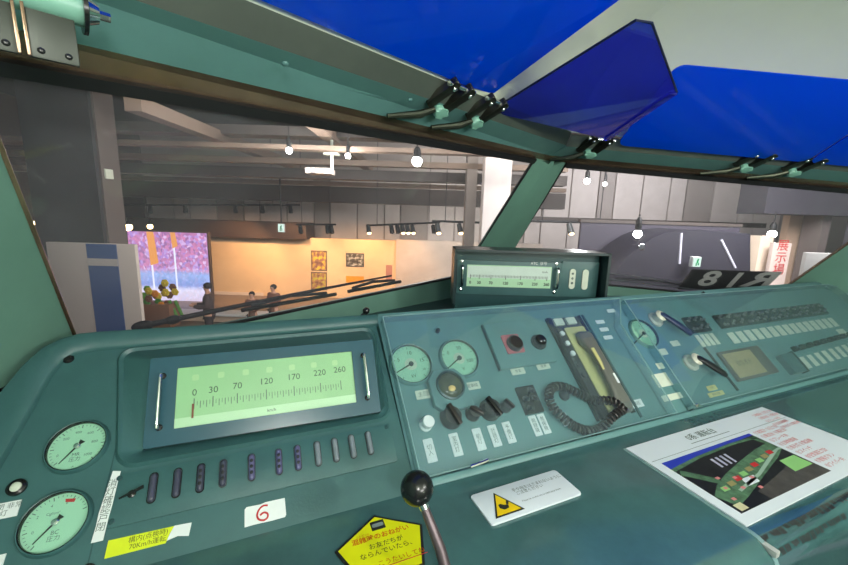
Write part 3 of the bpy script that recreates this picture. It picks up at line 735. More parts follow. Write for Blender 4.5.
# white warning plate
t = thing('warning_plate', 'white warning plate with yellow hand triangle lying on the desk', 'sign', FD.mat(.465, .5365, .001, R_(.8)))
MB().prism(rr(-.109, .109, -.039, .039, .006), 0, .004, bev=.001).build('plate', PAPER, t)
o = MB().prism([(-.094, -.030), (-.028, -.030), (-.061, .028)], .004, .0045).build('triangle_border', INK, t)
MB().prism([(-.088, -.0265), (-.034, -.0265), (-.061, .0215)], .0045, .005).build('triangle_face', mat('warning_yellow', (244, 206, 12), .45), o)
mb = MB(); mb.prism([(-.073, -.012), (-.066, -.018), (-.055, -.017), (-.052, -.010), (-.060, -.008), (-.066, -.003), (-.071, -.004)], .005, .0053)
mb.prism([(-.056, -.010), (-.050, -.008), (-.046, -.002), (-.050, .001), (-.053, -.003)], .005, .0053); mb.build('hand_symbol', INK, o)
MB().text('手や指をはさまれないように\n ご注意ください', .0098, T3(-.022, .014, .0042), align='LEFT').build('lettering', INKG, t)
MB().text('Please be careful not to catch your hands', .0058, T3(-.020, -.012, .0042), align='LEFT').build('small_lettering', INKG, t)
# information card with a photograph of the cab
IW, IH = .592, .254
t = thing('information_card', 'large white information card with a cab photograph and red text on the desk', 'sign', FD.mat(1.094, .456, .002, R_(.6)))
MB().prism(rect(-IW / 2, IW / 2, -IH / 2, IH / 2), 0, .003).build('card', PAPER, t)
x0, x1, y0, y1 = -.270, .078, -.106, .054
ph = MB().prism(rect(x0, x1, y0, y1), .003, .0035).build('photograph', mat('print_black', (26, 28, 28), .35, var=.5, vscale=30), t)
def pr_(name, poly, m_, z=.0037): MB().prism([(x0 + (x1 - x0) * a, y0 + (y1 - y0) * b) for a, b in poly], z - .0002, z).build(name, m_, ph)
GRN = mat('print_green', (78, 112, 84), .4, var=.45, vscale=70); GRL = mat('print_light_green', (140, 196, 120), .4)
pr_('printed_visors', [(0, .86), (.2, .90), (.5, .93), (1, .95), (1, 1), (0, 1)], mat('print_blue', (40, 60, 180), .4))
pr_('printed_header', [(0, .80), (.3, .87), (.7, .90), (1, .86), (1, .92), (.7, .945), (.3, .92), (0, .86)], GRN, .0039)
pr_('printed_console', [(.0, .30), (.12, .42), (.3, .52), (.55, .62), (.8, .70), (1, .74), (1, .56), (.85, .46), (.6, .34), (.4, .24), (.2, .14), (.05, .08)], GRN)
pr_('printed_floor', [(.3, .0), (.3, .15), (.55, .22), (.8, .30), (1, .3), (1, 0)], mat('print_grey', (74, 70, 66), .4, var=.3, vscale=40))
pr_('printed_seat', [(.76, .18), (.98, .18), (.98, .40), (.80, .40)], GRL, .0040)
pr_('printed_sheet', [(.30, .25), (.42, .25), (.45, .36), (.33, .37)], PAPER, .0040)
pr_('printed_pillar', [(0, .72), (.04, .80), (.20, .48), (.15, .42)], GRN, .0039)
pr_('printed_pillar', [(.93, .90), (.97, .92), (1, .70), (.97, .66)], GRN, .0039)
pr_('printed_lamp', [(.02, .02), (.09, .02), (.09, .12), (.02, .12)], mat('print_cream', (206, 200, 160), .4), .0039)
pr_('printed_edge', [(.2, .22), (.5, .32), (.95, .56), (1.0, .56), (1.0, .60), (.9, .58), (.5, .36), (.2, .26)], mat('print_pale_teal', (150, 178, 160), .4), .0040)
for k in range(9): pr_('printed_screen', [(.10 + k * .09, .30 + k * .03), (.16 + k * .09, .30 + k * .03), (.17 + k * .09, .37 + k * .03), (.11 + k * .09, .37 + k * .03)], [GRL, mat('print_olive', (150, 140, 90), .4), REDINK][k % 3] if k else GRL, .0041)
for k in range(7): pr_('printed_callout', [(.07 + k * .055, .16 + (k * 37 % 5) * .08), (.10 + k * .055, .16 + (k * 37 % 5) * .08), (.10 + k * .055, .20 + (k * 37 % 5) * .08), (.07 + k * .055, .20 + (k * 37 % 5) * .08)], mat('print_pink', (214, 130, 130), .4), .0042)
for k in range(4): pr_('printed_window_light', [(.34 + k * .05, .62), (.36 + k * .05, .62), (.38 + k * .05, .80), (.355 + k * .05, .80)], mat('print_pale', (176, 176, 196), .4), .0039)
MB().text('0系 運転台', .024, T3(-.050, .098, .0033), bold=.0003).build('title', INKG, t)
MB().box((-.04, .080, .0031), (.16, .0015, .0003)).build('title_line', INKG, t)
MB().box((-.0, .066, .0031), (.57, .0009, .0003)).build('rule_line', INKG, t)
RT = mat('soft_red_ink', (206, 96, 100), .5)
names = ['①速度計 ②圧力計', '③電流計 ④電圧計', '⑤ブレーキ弁', '⑥主幹制御器', '⑦表示灯 ⑧電話機', '⑨スイッチ', '⑩空気管圧力計', '⑪警報ボタン', '⑫ワイパー弁']
for k, s in enumerate(names): MB().text(s, .0135, T3(.092, .048 - k * .0178, .0033), align='LEFT').build('red_text_line', RT, t)
for k, s in enumerate(names[:5]): MB().text(s, .0115, T3(.200, .104 - k * .0165 + .0, .0033), align='LEFT').build('red_text_line', RT, t)
# clear acrylic sheet under the card, bent over the desk edge
bs = [(.583, .0008), (.40, .0008), (.335, .0008)] + [(.318 + .0512 * math.cos(R_(a)), -.05 + .0512 * math.sin(R_(a))) for a in (95, 105, 115, 130, 145, 160)] + [(.258, -.12)]
t2 = thing('acrylic_sheet', 'clear acrylic sheet bent over the desk edge at the lower left of the information card', 'acrylic sheet', FD.mat())
mb = MB(); mb.loft([[(x, y, z) for y, z in bs] + [(x, y, z + .0015) for y, z in bs[::-1]] for x in (.790, .800)]); mb.build('sheet_edge', EDGE, t2)
mb = MB(); mb.loft([[(x, y, z) for y, z in bs[2:]] + [(x, y, z + .0012) for y, z in bs[2:][::-1]] for x in (.800, 1.4)]); mb.build('sheet', clear('bent_clear_sheet', (.95, .97, .98, 1), 1.0), t2)
o = MB().box((.796, .290, -.008), (.012, .03, .012), bev=.002); o.build('corner_clip', mat('crumpled_clear_tape', (176, 180, 176), .3), t2)

# ================================================================== THINGS ON THE DASH DECK
o = thing('deck_knob', 'small black ball knob standing behind the rim of the driver console', 'knob', FL.mat(.242, .452, -.01))
MB().cyl((0, 0, -.012), (0, 0, .012), .004, seg=12).build('stem', CHROME, o); MB().sph((0, 0, .017), .0095, 20).build('ball', BLACKP, o, sharp=180)
MB().lathe([(.012, -.014), (.012, -.009), (0, -.008)], 16).build('stem_base', DGREY, o)
# second speed gauge in a hooded box, turned towards the driver
D0 = 1.36; KB = D0 / 1.2
cL = hall(455, 249, D0); cR = hall(612, 254, D0)
gx0, gx1 = cL.x, cR.x; zt = cL.z; zb = DKZ - HZ
FG = Fr(FH.pt(gx0, D0, zb), AV, Vector((0, 0, 1)))                # n points back to the camera
W_, H_ = (gx1 - gx0) / KB, (zt - zb) / KB
G2 = thing('speed_gauge_box', 'small hooded dark teal box with a second pale speed scale, standing on the dash deck', 'speed gauge', FG.mat() @ Matrix.Diagonal((KB, KB, KB, 1)))
hy = H_ - .150
MB().prism(rr(.012, W_ - .014, 0, H_ - .004, .004), -.20, -.055).build('case', TEAL_D, G2)
mb = MB()
for poly in (rect(0, W_, H_ - .008, H_), rect(0, .008, hy - .03, H_), rect(W_ - .008, W_, hy - .03, H_)):
    mb.loft([[(x, y, -.12) for x, y in poly], [(x, y, 0) for x, y in poly]])
hd = mb.build('hood', mat('hood_dark_enamel', (28, 50, 52), .35), G2)
MB().prism(rr(.014, .362, hy - .004, H_ - .040, .003), -.055, -.045, bev=.002).build('gauge_bezel', TEAL, G2)
MB().prism(rr(.364, W_ - .014, hy - .004, H_ - .034, .003), -.055, -.049, bev=.002).build('lamp_panel', TEAL, G2)
s0, s1, t0, t1 = .047, .329, H_ - .127, H_ - .054
scp = MB().prism(rect(s0, s1, t0, t1), -.045, -.0445).build('scale_plate', SPEEDL, G2)
MB().prism(rect(s0 + .002, s1 - .002, t0 + .030, t1 - .003), -.0445, -.0442).build('scale_field', WHITE, scp)
mk = MB()
for k in range(0, 261, 5):
    x = s0 + .012 + (s1 - s0 - .026) * k / 260; h = .014 if k in (0, 30, 70, 120, 170, 220, 260) else .008
    mk.box((x, t0 + .034 - h / 2 + .006, -.0440), (.0018 if h > .01 else .0011, h, .0005))
mk.build('tick_marks', INK, scp)
for k in (0, 30, 70, 120, 170, 220, 260): MB().text(str(k), .013, T3(s0 + .012 + (s1 - s0 - .026) * k / 260, t0 + .013, -.0442), bold=.0003).build('numeral', INK, scp)
MB().text('km/h', .009, T3(s1 - .022, t1 - .018, -.0440)).build('unit_lettering', INK, scp)
MB().prism(rect(s0, s1, t0, t1), -.0420, -.0415).build('glass', GLASS, G2)
for x in (.031, .346):
    hh = MB().tube(smooth_path([(x, t0 + .004, -.045), (x, t0 + .006, -.030), (x, (t0 + t1) / 2, -.028), (x, t1 - .006, -.030), (x, t1 - .004, -.045)], 5), .0042, 10).build('pull_handle', CHROME, G2)
    for y in (t0 - .012, t1 + .010): MB().lathe([(.0055, -.045), (.0055, -.043), (0, -.0415)], 14, T3(x - .003, y, 0)).build('screw', CHROME, hh)
MB().text('ATC  信号', .012, T3(.285, t1 + .010, -.0447)).build('lettering', WHITE, G2)
lw = MB().prism(oval(.401, (t0 + t1) / 2 - .002, .020, .068), -.049, -.046).build('lamp_window', CREAM, G2)
mk = MB()
MB().prism(oval(.444, (t0 + t1) / 2 - .003, .020, .068), -.049, -.046).build('lamp_window', CREAM, G2)
for j in (-1, 0, 1): MB().sph((.401, (t0 + t1) / 2 + j * .016, -.046), .0042, 8, (1, 1, .3)).build('lamp_dot', INKG, lw)

# ================================================================== SUN VISORS, HINGES, BLIND TUBE
def hinge(parent, F, kind='left'):
    """F: origin on the hinge line, u to the right along the line, v up the header face, n towards the room; parts are children of the visor"""
    Pi = parent.matrix_world.inverted()
    for x, dz in ((-.030, 0), (.026, .004)):
        a = MB().prism(rr(-.013, .013, -.075, .012, .006), -.002, .014 + dz, bev=.003).build('hinge_plate', mat_hinge, parent, Pi @ F.mat(x, 0, 0, -.45))
        MB().sph((.004, -.004, .016 + dz), .006, 10, (1, 1, .6)).build('screw', CHROME, a)
    MB().prism(rr(-.022, .022, -.014, .016, .012), 0, .020, bev=.008).build('hinge_pad', MINT, parent, Pi @ F.mat(-.012, -.074, .002))
    MB().cyl((-.05, .0, .008), (.048, .0, .008), .006, seg=12).build('hinge_pin', CHROME, parent, Pi @ F.mat(0, 0))
    c = MB().tube([(-.040, -.070, .016), (-.075, -.092, .020), (-.150, -.125, .014)], [.007, .010, .006], 10).build('hinge_arm', mat_arm, parent, Pi @ F.mat())
    MB().lathe([(.013, 0), (.013, .014), (.008, .019), (0, .020)], 18).build('arm_knob', CHROME, c, c.matrix_local.inverted() @ (Pi @ F.mat(-.050, -.068, .010)))
mat_hinge = mat('hinge_dark_steel', (74, 74, 66), .28, metal=.9, var=.15, vscale=20)
mat_arm = mat('hinge_arm_steel', (84, 88, 76), .3, metal=.9, var=.15, vscale=20)
def visor(name, label, P, d, iw, phi, t0, t1, width, m_, fold=None):
    d2 = iw * math.cos(R_(phi)) + Vector((0, 0, math.sin(R_(phi))))
    F = Fr(P, d, d2)
    t = thing(name, label, 'sun visor', F.mat((t0 + t1) / 2, 0))
    c = (t0 + t1) / 2
    if fold is None:
        MB().prism(rr(t0 - c, t1 - c, .0, width, .03, 5), -.002, .002).build('visor_panel', m_, t)
    else:
        f = fold - c
        mb = MB(); mb.prism([(t0 - c, 0), (f, 0), (f - .09, width), (t0 - c, width)], -.002, .002); mb.build('visor_panel', m_, t)
        z = .012
        mb = MB(); mb.loft([[(f, 0, -.002), (f, 0, .002), (f - .09, width, .002), (f - .09, width, -.002)], [(t1 - c, 0, -.002 - z), (t1 - c, 0, .002 - z), (t1 + .08 - c, width, .002 - z), (t1 + .08 - c, width, -.002 - z)]]); mb.build('visor_end_panel', m_, t)
    return t
P3L = AP[3] + Vector((0, -.012, .004))
iwR = Vector((-inwL.x, inwL.y, 0))
v1 = visor('sun_visor', 'large blue acrylic sun visor swung up above the left windscreen', P3L, dh, inwL, 30, -1.50, -.525, .36, VISOR, fold=-.655)
# header working frame for the hinges: v runs down the header face
def header_frame(A, D, t):
    return Fr(A[3] + D * t + Vector((0, -.016, -.004)), D, A[3] - A[1])
hinge(v1, header_frame(AP, dh, -.67))
# centre visor, hinged between both headers and tipped towards the camera
BLp = AP[3] + dh * -.53 + Vector((0, -.022, .0)); BRp = AR[2] + dR * .14 + Vector((0, -.035, .0))
hd_ = (BRp - BLp).normalized(); pin = Vector((hd_.y, -hd_.x, 0)).normalized()
FV = Fr(BLp, hd_, pin * math.cos(R_(15)) + Vector((0, 0, math.sin(R_(15)))))
v2 = thing('sun_visor', 'tapered centre sun visor of clearer blue acrylic hanging over the windscreen pillar', 'sun visor', FV.mat())
q = [FV.uv(x, y) for x, y in ((490, 111), (608, 139), (677, 92), (652, 23), (636, 20))]
MB().prism(q, -.002, .002).build('visor_panel', VISORC, v2)
e0, e1 = Vector((*q[1], .004)), Vector((*q[2], .004)); e2 = Vector((*q[4], .003))
dd = (e1 - e0).normalized(); qq = Vector((-dd.y, dd.x, 0))
MB().loft([[e0, e0 + qq * .022, e0 + qq * .022 + Vector((0, 0, .003)), e0 + Vector((0, 0, .003))], [e1, e1 + qq * .022, e1 + qq * .022 + Vector((0, 0, .003)), e1 + Vector((0, 0, .003))]]).build('thick_edge', VISORC, v2)
MB().tube([Vector((*q[0], 0)), Vector((*q[4], 0)), Vector((*q[3], 0)), Vector((*q[2], 0))], .0028, 6).build('dark_edge', mat('visor_edge_dark', (20, 26, 60), .3), v2)
hinge(v2, header_frame(AP, dh, -.52)); hinge(v2, header_frame(AR, dR, .10))
v3 = visor('sun_visor', 'blue acrylic sun visor swung up above the right windscreen, beside the centre pillar', AR[3] + Vector((0, -.012, -.022)), dR, iwR, 30, .16, .855, .335, VISOR)
hinge(v3, header_frame(AR, dR, .70))
v4 = visor('sun_visor', 'far right blue acrylic sun visor at the picture edge', AR[3] + Vector((0, -.012, -.022)), dR, iwR, 30, .865, 1.5, .335, VISOR)
hinge(v4, header_frame(AR, dR, .885))
# roller blind tube on the left header
def on_header(x, y, i=1):
    n = (AP[i + 1] - AP[i]).cross(dirsL[i]).normalized(); return hit(x, y, AP[i], n), n
pa, n_ = on_header(95, 14)
FT = header_frame(AP, dh, 0)
axis = dh
cpt = EYE + (pa - EYE) * .93
RT_ = thing('roller_blind_tube', 'pale green roller tube with bolted end on a bracket at top left of the header', 'roller blind', Fr(cpt, axis, Vector((0, 0, 1))).mat())
MB().cyl((-.45, 0, 0), (-.012, 0, 0), .0175, seg=32).build('tube', MINT, RT_, sharp=60)
MB().cyl((-.012, 0, 0), (-.008, 0, 0), .025, seg=32).build('end_disc', BLACKP, RT_)
MB().cyl((-.006, 0, 0), (.003, 0, 0), .014, .010, seg=24).build('end_cap', CHROME, RT_)
MB().cyl((.004, 0, 0), (.014, 0, 0), .005, seg=6).build('end_bolt', CHROME, RT_)
BRK = mat('bracket_dark_green_steel', (52, 58, 50), .4, metal=.4)
for x in (-.088, -.040):
    b = MB().box((x, -.036, .004), (.040, .056, .006), bev=.0015).build('bracket_plate', BRK, RT_)
    for dx in (-.011, .011): MB().sph((x + dx, -.056, .007), .0035, 10, (1, 1, .5)).build('screw', BLACKP, b)
for x in (-.068, -.061): MB().box((x, -.036, .008), (.0028, .056, .008), bev=.0006).build('bracket_rib', BRONZE, RT_)
# dome screws on the header and the A-pillar panels
for i, (x, y, j) in enumerate(((285, 64, 1), (410, 100, 1))):
    p, n_ = on_header(x, y, j); n_ = n_ if n_.y < 0 else -n_
    F = Fr(p, dh, n_.cross(dh)); 
    o = MB().sph((0, 0, 0), .006, 12, (1, 1, .5)).build('dome_screw', HEADTEAL, None, F.mat()); tag(o, 'small dome screw in the teal header strip, ' + ('left one' if i == 0 else 'nearer the visor hinge'), 'screw')
# interior lamps behind the camera
for i, p in enumerate(CAB_LAMPS):
    t = thing('ceiling_lamp', 'long ceiling lamp behind the viewer, ' + ('right' if i == 0 else 'left') + ' hand one', 'lamp', Matrix.Translation(Vector(p) + Vector((0, 0, .03))))
    MB().box((0, 0, -.01), (.86, .20, .02), bev=.004).build('housing', CEIL, t)

# ================================================================== WIPERS AND LETTERS OUTSIDE THE GLASS
def outer(F, u, v, c): return F.pt(u, v, -c)
def wiper(name, label, F, a, b, blades, k, BLACK=BLACK):
    t = thing(name, label, 'wiper', F.mat(a[0], a[1], -.03)); Mi = t.matrix_world.inverted()
    P = lambda u, v, c: Mi @ F.pt(u, v, -c)
    A, B = P(*a, .035), P(*b, .035)
    MB().tube([A, (A + B) / 2 + Vector((0, .006, 0)), B], [.011 * k, .008 * k, .005 * k], 10).build('arm', BLACK, t)
    for (c0, c1) in blades:
        p, q = P(*c0, .014), P(*c1, .014)
        bl = MB().tube([p, q], .009 * k, 8).build('blade', BLACK, t)
        MB().tube([p + (q - p) * .1 + Vector((0, 0, -.012)), p + (q - p) * .5 + Vector((0, 0, -.026)), p + (q - p) * .9 + Vector((0, 0, -.012))], .006, 8).build('blade_carrier', DGREY, bl)
    MB().sph(A, .022 * k, 16, (1.6, 1, .8)).build('pivot', BLACK, t)
    MB().sph(A + (B - A) * .08, .02 * k, 14, (1.4, 1, .8)).build('pivot_joint', BLACK, t)
wiper('windscreen_wiper', 'black wiper arm and blades lying low across the left windscreen', FPL, (-1.50, .026), (-.62, .060), [((-1.25, .042), (-.90, .032)), ((-.845, .034), (-.565, .033))], .75)
wiper('windscreen_wiper', 'grey wiper lying along the lower edge of the right windscreen', FPR, (.66, .060), (1.46, .020), [((.72, .035), (1.30, .018))], .6, mat('grey_wiper_metal', (120, 120, 128), .4, metal=.3))
# R18 lettering on a black strip, reads from outside so it is mirrored from here
t = thing('number_plate', 'black strip with white mirrored R18 lettering on the right windscreen', 'number plate', FPR.mat(1.32, .108, -.012) @ Matrix.Rotation(PI, 4, 'Y') @ Matrix.Rotation(-.085, 4, 'Z'))
MB().prism(rect(-.24, .20, -.085, .080), -.001, .001).build('black_strip', BLACK, t)
mb = MB()
mb.text('R', .165, T3(-.182, .014, -.003), bold=.005, sx=1.45); mb.text('1', .165, T3(-.052, .002, -.003), bold=.004, sx=1.1); mb.text('8', .165, T3(.078, .008, -.003), bold=.004, sx=1.15)
mb.build('lettering', mat('white_vinyl', (232, 230, 222), .5), t)

# ================================================================== EXHIBITION HALL BEYOND THE GLASS
HM = FH.mat()
def hx(x, D): return hall(x, 260, D).x
def hz(x, y, D): return hall(x, y, D).z
def hbox(mb, x0, x1, y0, y1, z0, z1, bev=0): return mb.box(((x0 + x1) / 2, (y0 + y1) / 2, (z0 + z1) / 2), (x1 - x0, y1 - y0, z1 - z0), bev=bev)
DARKC = mat('dark_hall_ceiling', (58, 54, 56), .8, var=.15, vscale=1)
BEAMC = mat('hall_beam_grey', (122, 104, 90), .6, var=.1, vscale=2)
BEAMD = mat('hall_beam_dark', (66, 58, 54), .6, var=.15, vscale=2)
ORW = mat('cream_partition_wall', (226, 200, 160), .7, var=.03, vscale=2)
GRW = mat('pale_partition_wall', (196, 184, 172), .7, var=.04, vscale=2)
PANW = mat('grey_wall_panel', (178, 170, 164), .6, var=.06, vscale=1.2)
PAND = mat('grey_wall_panel_dark', (140, 132, 126), .6, var=.06, vscale=1.2)
structure('floor', hbox(MB(), -16, 24, 2.2, 32, -.1, 0), mat('hall_floor', (120, 104, 90), .4, var=.1), HM)
structure('ceiling', hbox(MB(), -16, 24, 1.0, 32, 7.4, 7.6), DARKC, HM)
structure('wall_left', hbox(MB(), -14.2, -14, 1, 24, 0, 7.5), mat('dark_side_wall', (70, 60, 56), .8), HM)
structure('wall_right', hbox(MB(), 22, 22.2, 1, 24, 0, 7.5), mat('dark_side_wall_right', (58, 56, 62), .8), HM)
# far wall built of tall panels
DW = 19.0
x = hx(110, DW)
structure('wall_far', hbox(MB(), -14, 22, DW + .1, DW + .3, 0, 7.5), PAND, HM)
xe = hx(760, DW); k = 0; i = 0
while x < xe:
    w_ = 1.35 if i % 3 else .8
    structure('wall_panel', hbox(MB(), x, x + w_ - .07, DW, DW + .1, 0, 5.6 if x < hx(520, DW) else 6.4), PANW if i % 4 != 1 else PAND, HM); x += w_; i += 1
# ceiling beams and ducts
def beam(x0, x1, D, yref, xref, h, dep, m_, slope=0):
    zc = hz(xref, yref, D); a, b = hx(x0, D), hx(x1, D)
    return structure('ceiling_beam', hbox(MB(), a, b, D, D + dep, zc - h / 2, zc + h / 2), m_, HM)
beam(-20, 560, 9.0, 144, 200, .10, .3, BEAMC); beam(110, 560, 9.6, 128, 200, .22, .5, BEAMD)
beam(-20, 560, 11.5, 158, 200, .16, .3, BEAMC); beam(110, 560, 12.2, 170, 200, .30, .5, BEAMD)
beam(110, 560, 14.0, 181, 250, .14, .3, BEAMC); beam(110, 560, 15.5, 192, 250, .62, .9, BEAMD)
beam(-20, 42, 10, 140, 20, .16, .3, BEAMC); beam(-20, 42, 12, 168, 20, .16, .3, BEAMC); beam(-20, 42, 14, 190, 20, .12, .3, BEAMC)
beam(520, 760, 13, 222, 640, .16, .2, BEAMD)
for x in (225, 330): structure('ceiling_beam', hbox(MB(), hx(x, 10), hx(x, 10) + .30, 7, 16, hz(x, 150, 10) + .15, hz(x, 150, 10) + .40), BEAMC, HM)
# dark fascia over the exhibition wall and the lit partition walls
DO = 17.0
structure('wall_fascia', hbox(MB(), hx(118, DO), hx(311, DO), DO - .6, DO + .6, hz(250, 237.5, DO) + .02, hz(250, 221, DO)), mat('dark_brown_fascia', (56, 42, 36), .7), HM)
structure('wall_partition', hbox(MB(), hx(211, DO), hx(396, DO), DO, DO + .2, 0, hz(310, 238, DO)), ORW, HM)
structure('wall_partition', hbox(MB(), hx(396, DO) + .01, hx(540, DO), DO - .2, DO + .0, 0, hz(450, 241, DO)), GRW, HM)
structure('wall_partition', hbox(MB(), hx(211, DO), hx(262, DO), DO - .05, DO - .003, 0, hz(240, 292, DO)), mat('white_low_panel', (226, 214, 200), .6), HM)
# video wall showing a crowd
DS = 15.5
def video_mat():
    M = bpy.data.materials.new('video_picture'); M.use_nodes = True; nt = M.node_tree; nt.nodes.clear(); N = nt.nodes.new; L = nt.links.new
    out = N('ShaderNodeOutputMaterial'); e = N('ShaderNodeEmission'); L(e.outputs[0], out.inputs[0]); e.inputs[1].default_value = 1.5
    tc = N('ShaderNodeTexCoord'); sp = N('ShaderNodeSeparateXYZ'); L(tc.outputs['Generated'], sp.inputs[0])
    vo = N('ShaderNodeTexVoronoi'); vo.inputs['Scale'].default_value = 34; L(tc.outputs['Generated'], vo.inputs['Vector'])
    cr = N('ShaderNodeValToRGB'); sc = N('ShaderNodeSeparateColor'); L(vo.outputs['Color'], sc.inputs[0]); L(sc.outputs[0], cr.inputs[0])
    els = cr.color_ramp.elements; els[0].color = lin((120, 84, 140)); els[1].color = lin((226, 190, 226)); a = els.new(.5); a.color = lin((206, 120, 160)); b = els.new(.75); b.color = lin((150, 120, 200))
    r2 = N('ShaderNodeValToRGB'); L(sp.outputs[2], r2.inputs[0]); q = r2.color_ramp.elements; q[0].position = .0; q[0].color = lin((150, 160, 210)); q[1].position = 1; q[1].color = lin((214, 160, 214))
    for p, c in ((.20, (214, 206, 226)), (.34, (226, 226, 244)), (.40, (120, 160, 220)), (.55, (150, 190, 236)), (.58, (214, 190, 226))):
        z = q.new(p); z.color = lin(c)
    mx = N('ShaderNodeMix'); mx.data_type = 'RGBA'
    mr = N('ShaderNodeMapRange'); L(sp.outputs[2], mr.inputs['Value']); mr.inputs['From Min'].default_value = .52; mr.inputs['From Max'].default_value = .6; mr.inputs['To Min'].default_value = .25; mr.inputs['To Max'].default_value = .85
    L(mr.outputs[0], mx.inputs[0]); L(r2.outputs[0], mx.inputs[6]); L(cr.outputs[0], mx.inputs[7]); L(mx.outputs[2], e.inputs[0]); return M
c0, c1 = hall(127, 231, DS), hall(212, 320, DS)
t = thing('video_wall', 'tall bright video screen showing a crowd with flags at the far left of the hall', 'screen', HM @ Matrix.Translation((c0.x, DS, c1.z)))
w_, h_ = c1.x - c0.x, c0.z - c1.z
MB().box((w_ / 2, .12, h_ / 2), (w_ + .12, .16, h_ + .1)).build('cabinet', BEAMD, t)
sc_ = MB().box((w_ / 2, .02, h_ / 2), (w_, .03, h_)).build('picture', video_mat(), t)
FLG = emit('video_flag_orange', (236, 160, 90), 1.3); PLE = emit('video_pole', (226, 226, 246), 1.5)
for (x, wf, zt_, zb_) in ((.26, .34, 1.0, .62), (.56, .22, 1.0, .82)):
    MB().prism([(w_ * x, h_ * zb_), (w_ * x + wf, h_ * (zb_ + .03)), (w_ * x + wf * .7, h_ * zt_), (w_ * x - .05, h_ * zt_)], 0, .006).xf(Matrix.Rotation(PI / 2, 4, 'X')).build('flag_image', FLG, sc_, T3(0, -.004, 0))
    MB().box((w_ * x + .06, 0, h_ * .6), (.07, .004, h_ * .5)).build('pole_image', PLE, sc_)
# pale stand with blue stripe, dark column behind it
DB = 7.2
xa, xb, xc, xd = hx(48, DB), hx(88, DB), hx(118, DB), hx(136, DB); zt_ = hz(100, 243.5, DB)
t = thing('display_stand', 'pale free standing wall with a broad blue stripe in front of the dark column', 'stand', HM @ Matrix.Translation((xa, DB, 0)))
MB().box(((xd - xa) / 2, .04, zt_ / 2), (xd - xa, .08, zt_), bev=.01).build('wall_board', mat('pale_stand_board', (196, 186, 176), .6, var=.03), t)
o = MB().box(((xb + xc) / 2 - xa, -.004, zt_ / 2), (xc - xb, .012, zt_ - .02)).build('blue_stripe', mat('stripe_blue', (52, 84, 138), .55), t)
MB().box(((xb + xc) / 2 - xa, -.012, zt_ - .36), (xc - xb, .008, .14)).build('white_band', mat('pale_band', (190, 184, 176), .6), o)
DCm = 8.0
t = thing('column', 'thick dark charcoal column rising to the hall ceiling behind the pale stand', 'column', HM @ Matrix.Translation((hx(40, DCm), DCm, 0)))
wc = hx(106, DCm) - hx(40, DCm); wd = hx(126, DCm) - hx(40, DCm)
MB().box((wc / 2, .3, 3.7), (wc, .6, 7.38)).build('shaft', mat('charcoal_cladding', (44, 42, 44), .7, var=.1, vscale=1.5), t)
MB().box((wc + .025, .33, 3.7), (.05, .5, 7.38)).build('side_cladding', mat('brown_grey_cladding', (92, 82, 78), .7), t)
MB().box((wc + .06, .25, hz(110, 173, DCm)), (.04, .2, .20), bev=.01).build('wall_box', CREAM, t)
# posters on the partition wall
def vor(name, a, b, c, scale):
    M = bpy.data.materials.new(name); M.use_nodes = True; nt = M.node_tree; bs_ = nt.nodes['Principled BSDF']; N = nt.nodes.new; L = nt.links.new
    tc = N('ShaderNodeTexCoord'); v = N('ShaderNodeTexNoise'); v.inputs['Scale'].default_value = scale; v.inputs['Detail'].default_value = 2; L(tc.outputs['Generated'], v.inputs['Vector'])
    cr = N('ShaderNodeValToRGB'); L(v.outputs['Fac'], cr.inputs[0]); e = cr.color_ramp.elements; e[0].position = .35; e[0].color = lin(a); e[1].position = .65; e[1].color = lin(c); q = e.new(.5); q.color = lin(b)
    L(cr.outputs[0], bs_.inputs['Base Color']); bs_.inputs['Roughness'].default_value = .5; return M
def poster(name, label, x0, y0, x1, y1, m_, D=DO, cat='poster', frame=True):
    a, b = hall(x0, y0, D - .03), hall(x1, y1, D - .03)
    t = thing(name, label, cat, HM @ Matrix.Translation((a.x, D - .03, b.z)))
    w_, h_ = abs(b.x - a.x), a.z - b.z
    MB().box((w_ / 2, .012, h_ / 2), (w_, .02, h_)).build('panel', DGREY if frame else m_, t)
    if frame: MB().box((w_ / 2, .0, h_ / 2), (w_ - .06, .008, h_ - .06)).build('picture', m_, t)
    return t
poster('poster', 'upper of two square brown and yellow pictures on the orange lit wall', 311, 250.5, 327, 271, vor('picture_brown_yellow', (120, 84, 70), (160, 120, 90), (226, 206, 60), 4))
poster('poster', 'lower of two square brown and yellow pictures, partly behind the wiper', 311, 272, 327, 290, vor('picture_brown_green', (120, 90, 70), (170, 130, 90), (190, 196, 60), 4))
poster('poster', 'dark grey landscape picture with pale shapes on the orange lit wall', 346, 253, 364, 267, vor('picture_dark', (60, 56, 50), (96, 92, 80), (190, 190, 180), 4))
poster('poster', 'small orange yellow board below the dark grey picture', 346, 276, 364, 283, mat('orange_board', (230, 160, 30), .5), frame=False, cat='board')
poster('poster', 'narrow pinkish brown panel at the right end of the orange lit wall', 386, 265, 392, 281, mat('pink_brown_panel', (176, 124, 110), .6), frame=False, cat='panel')
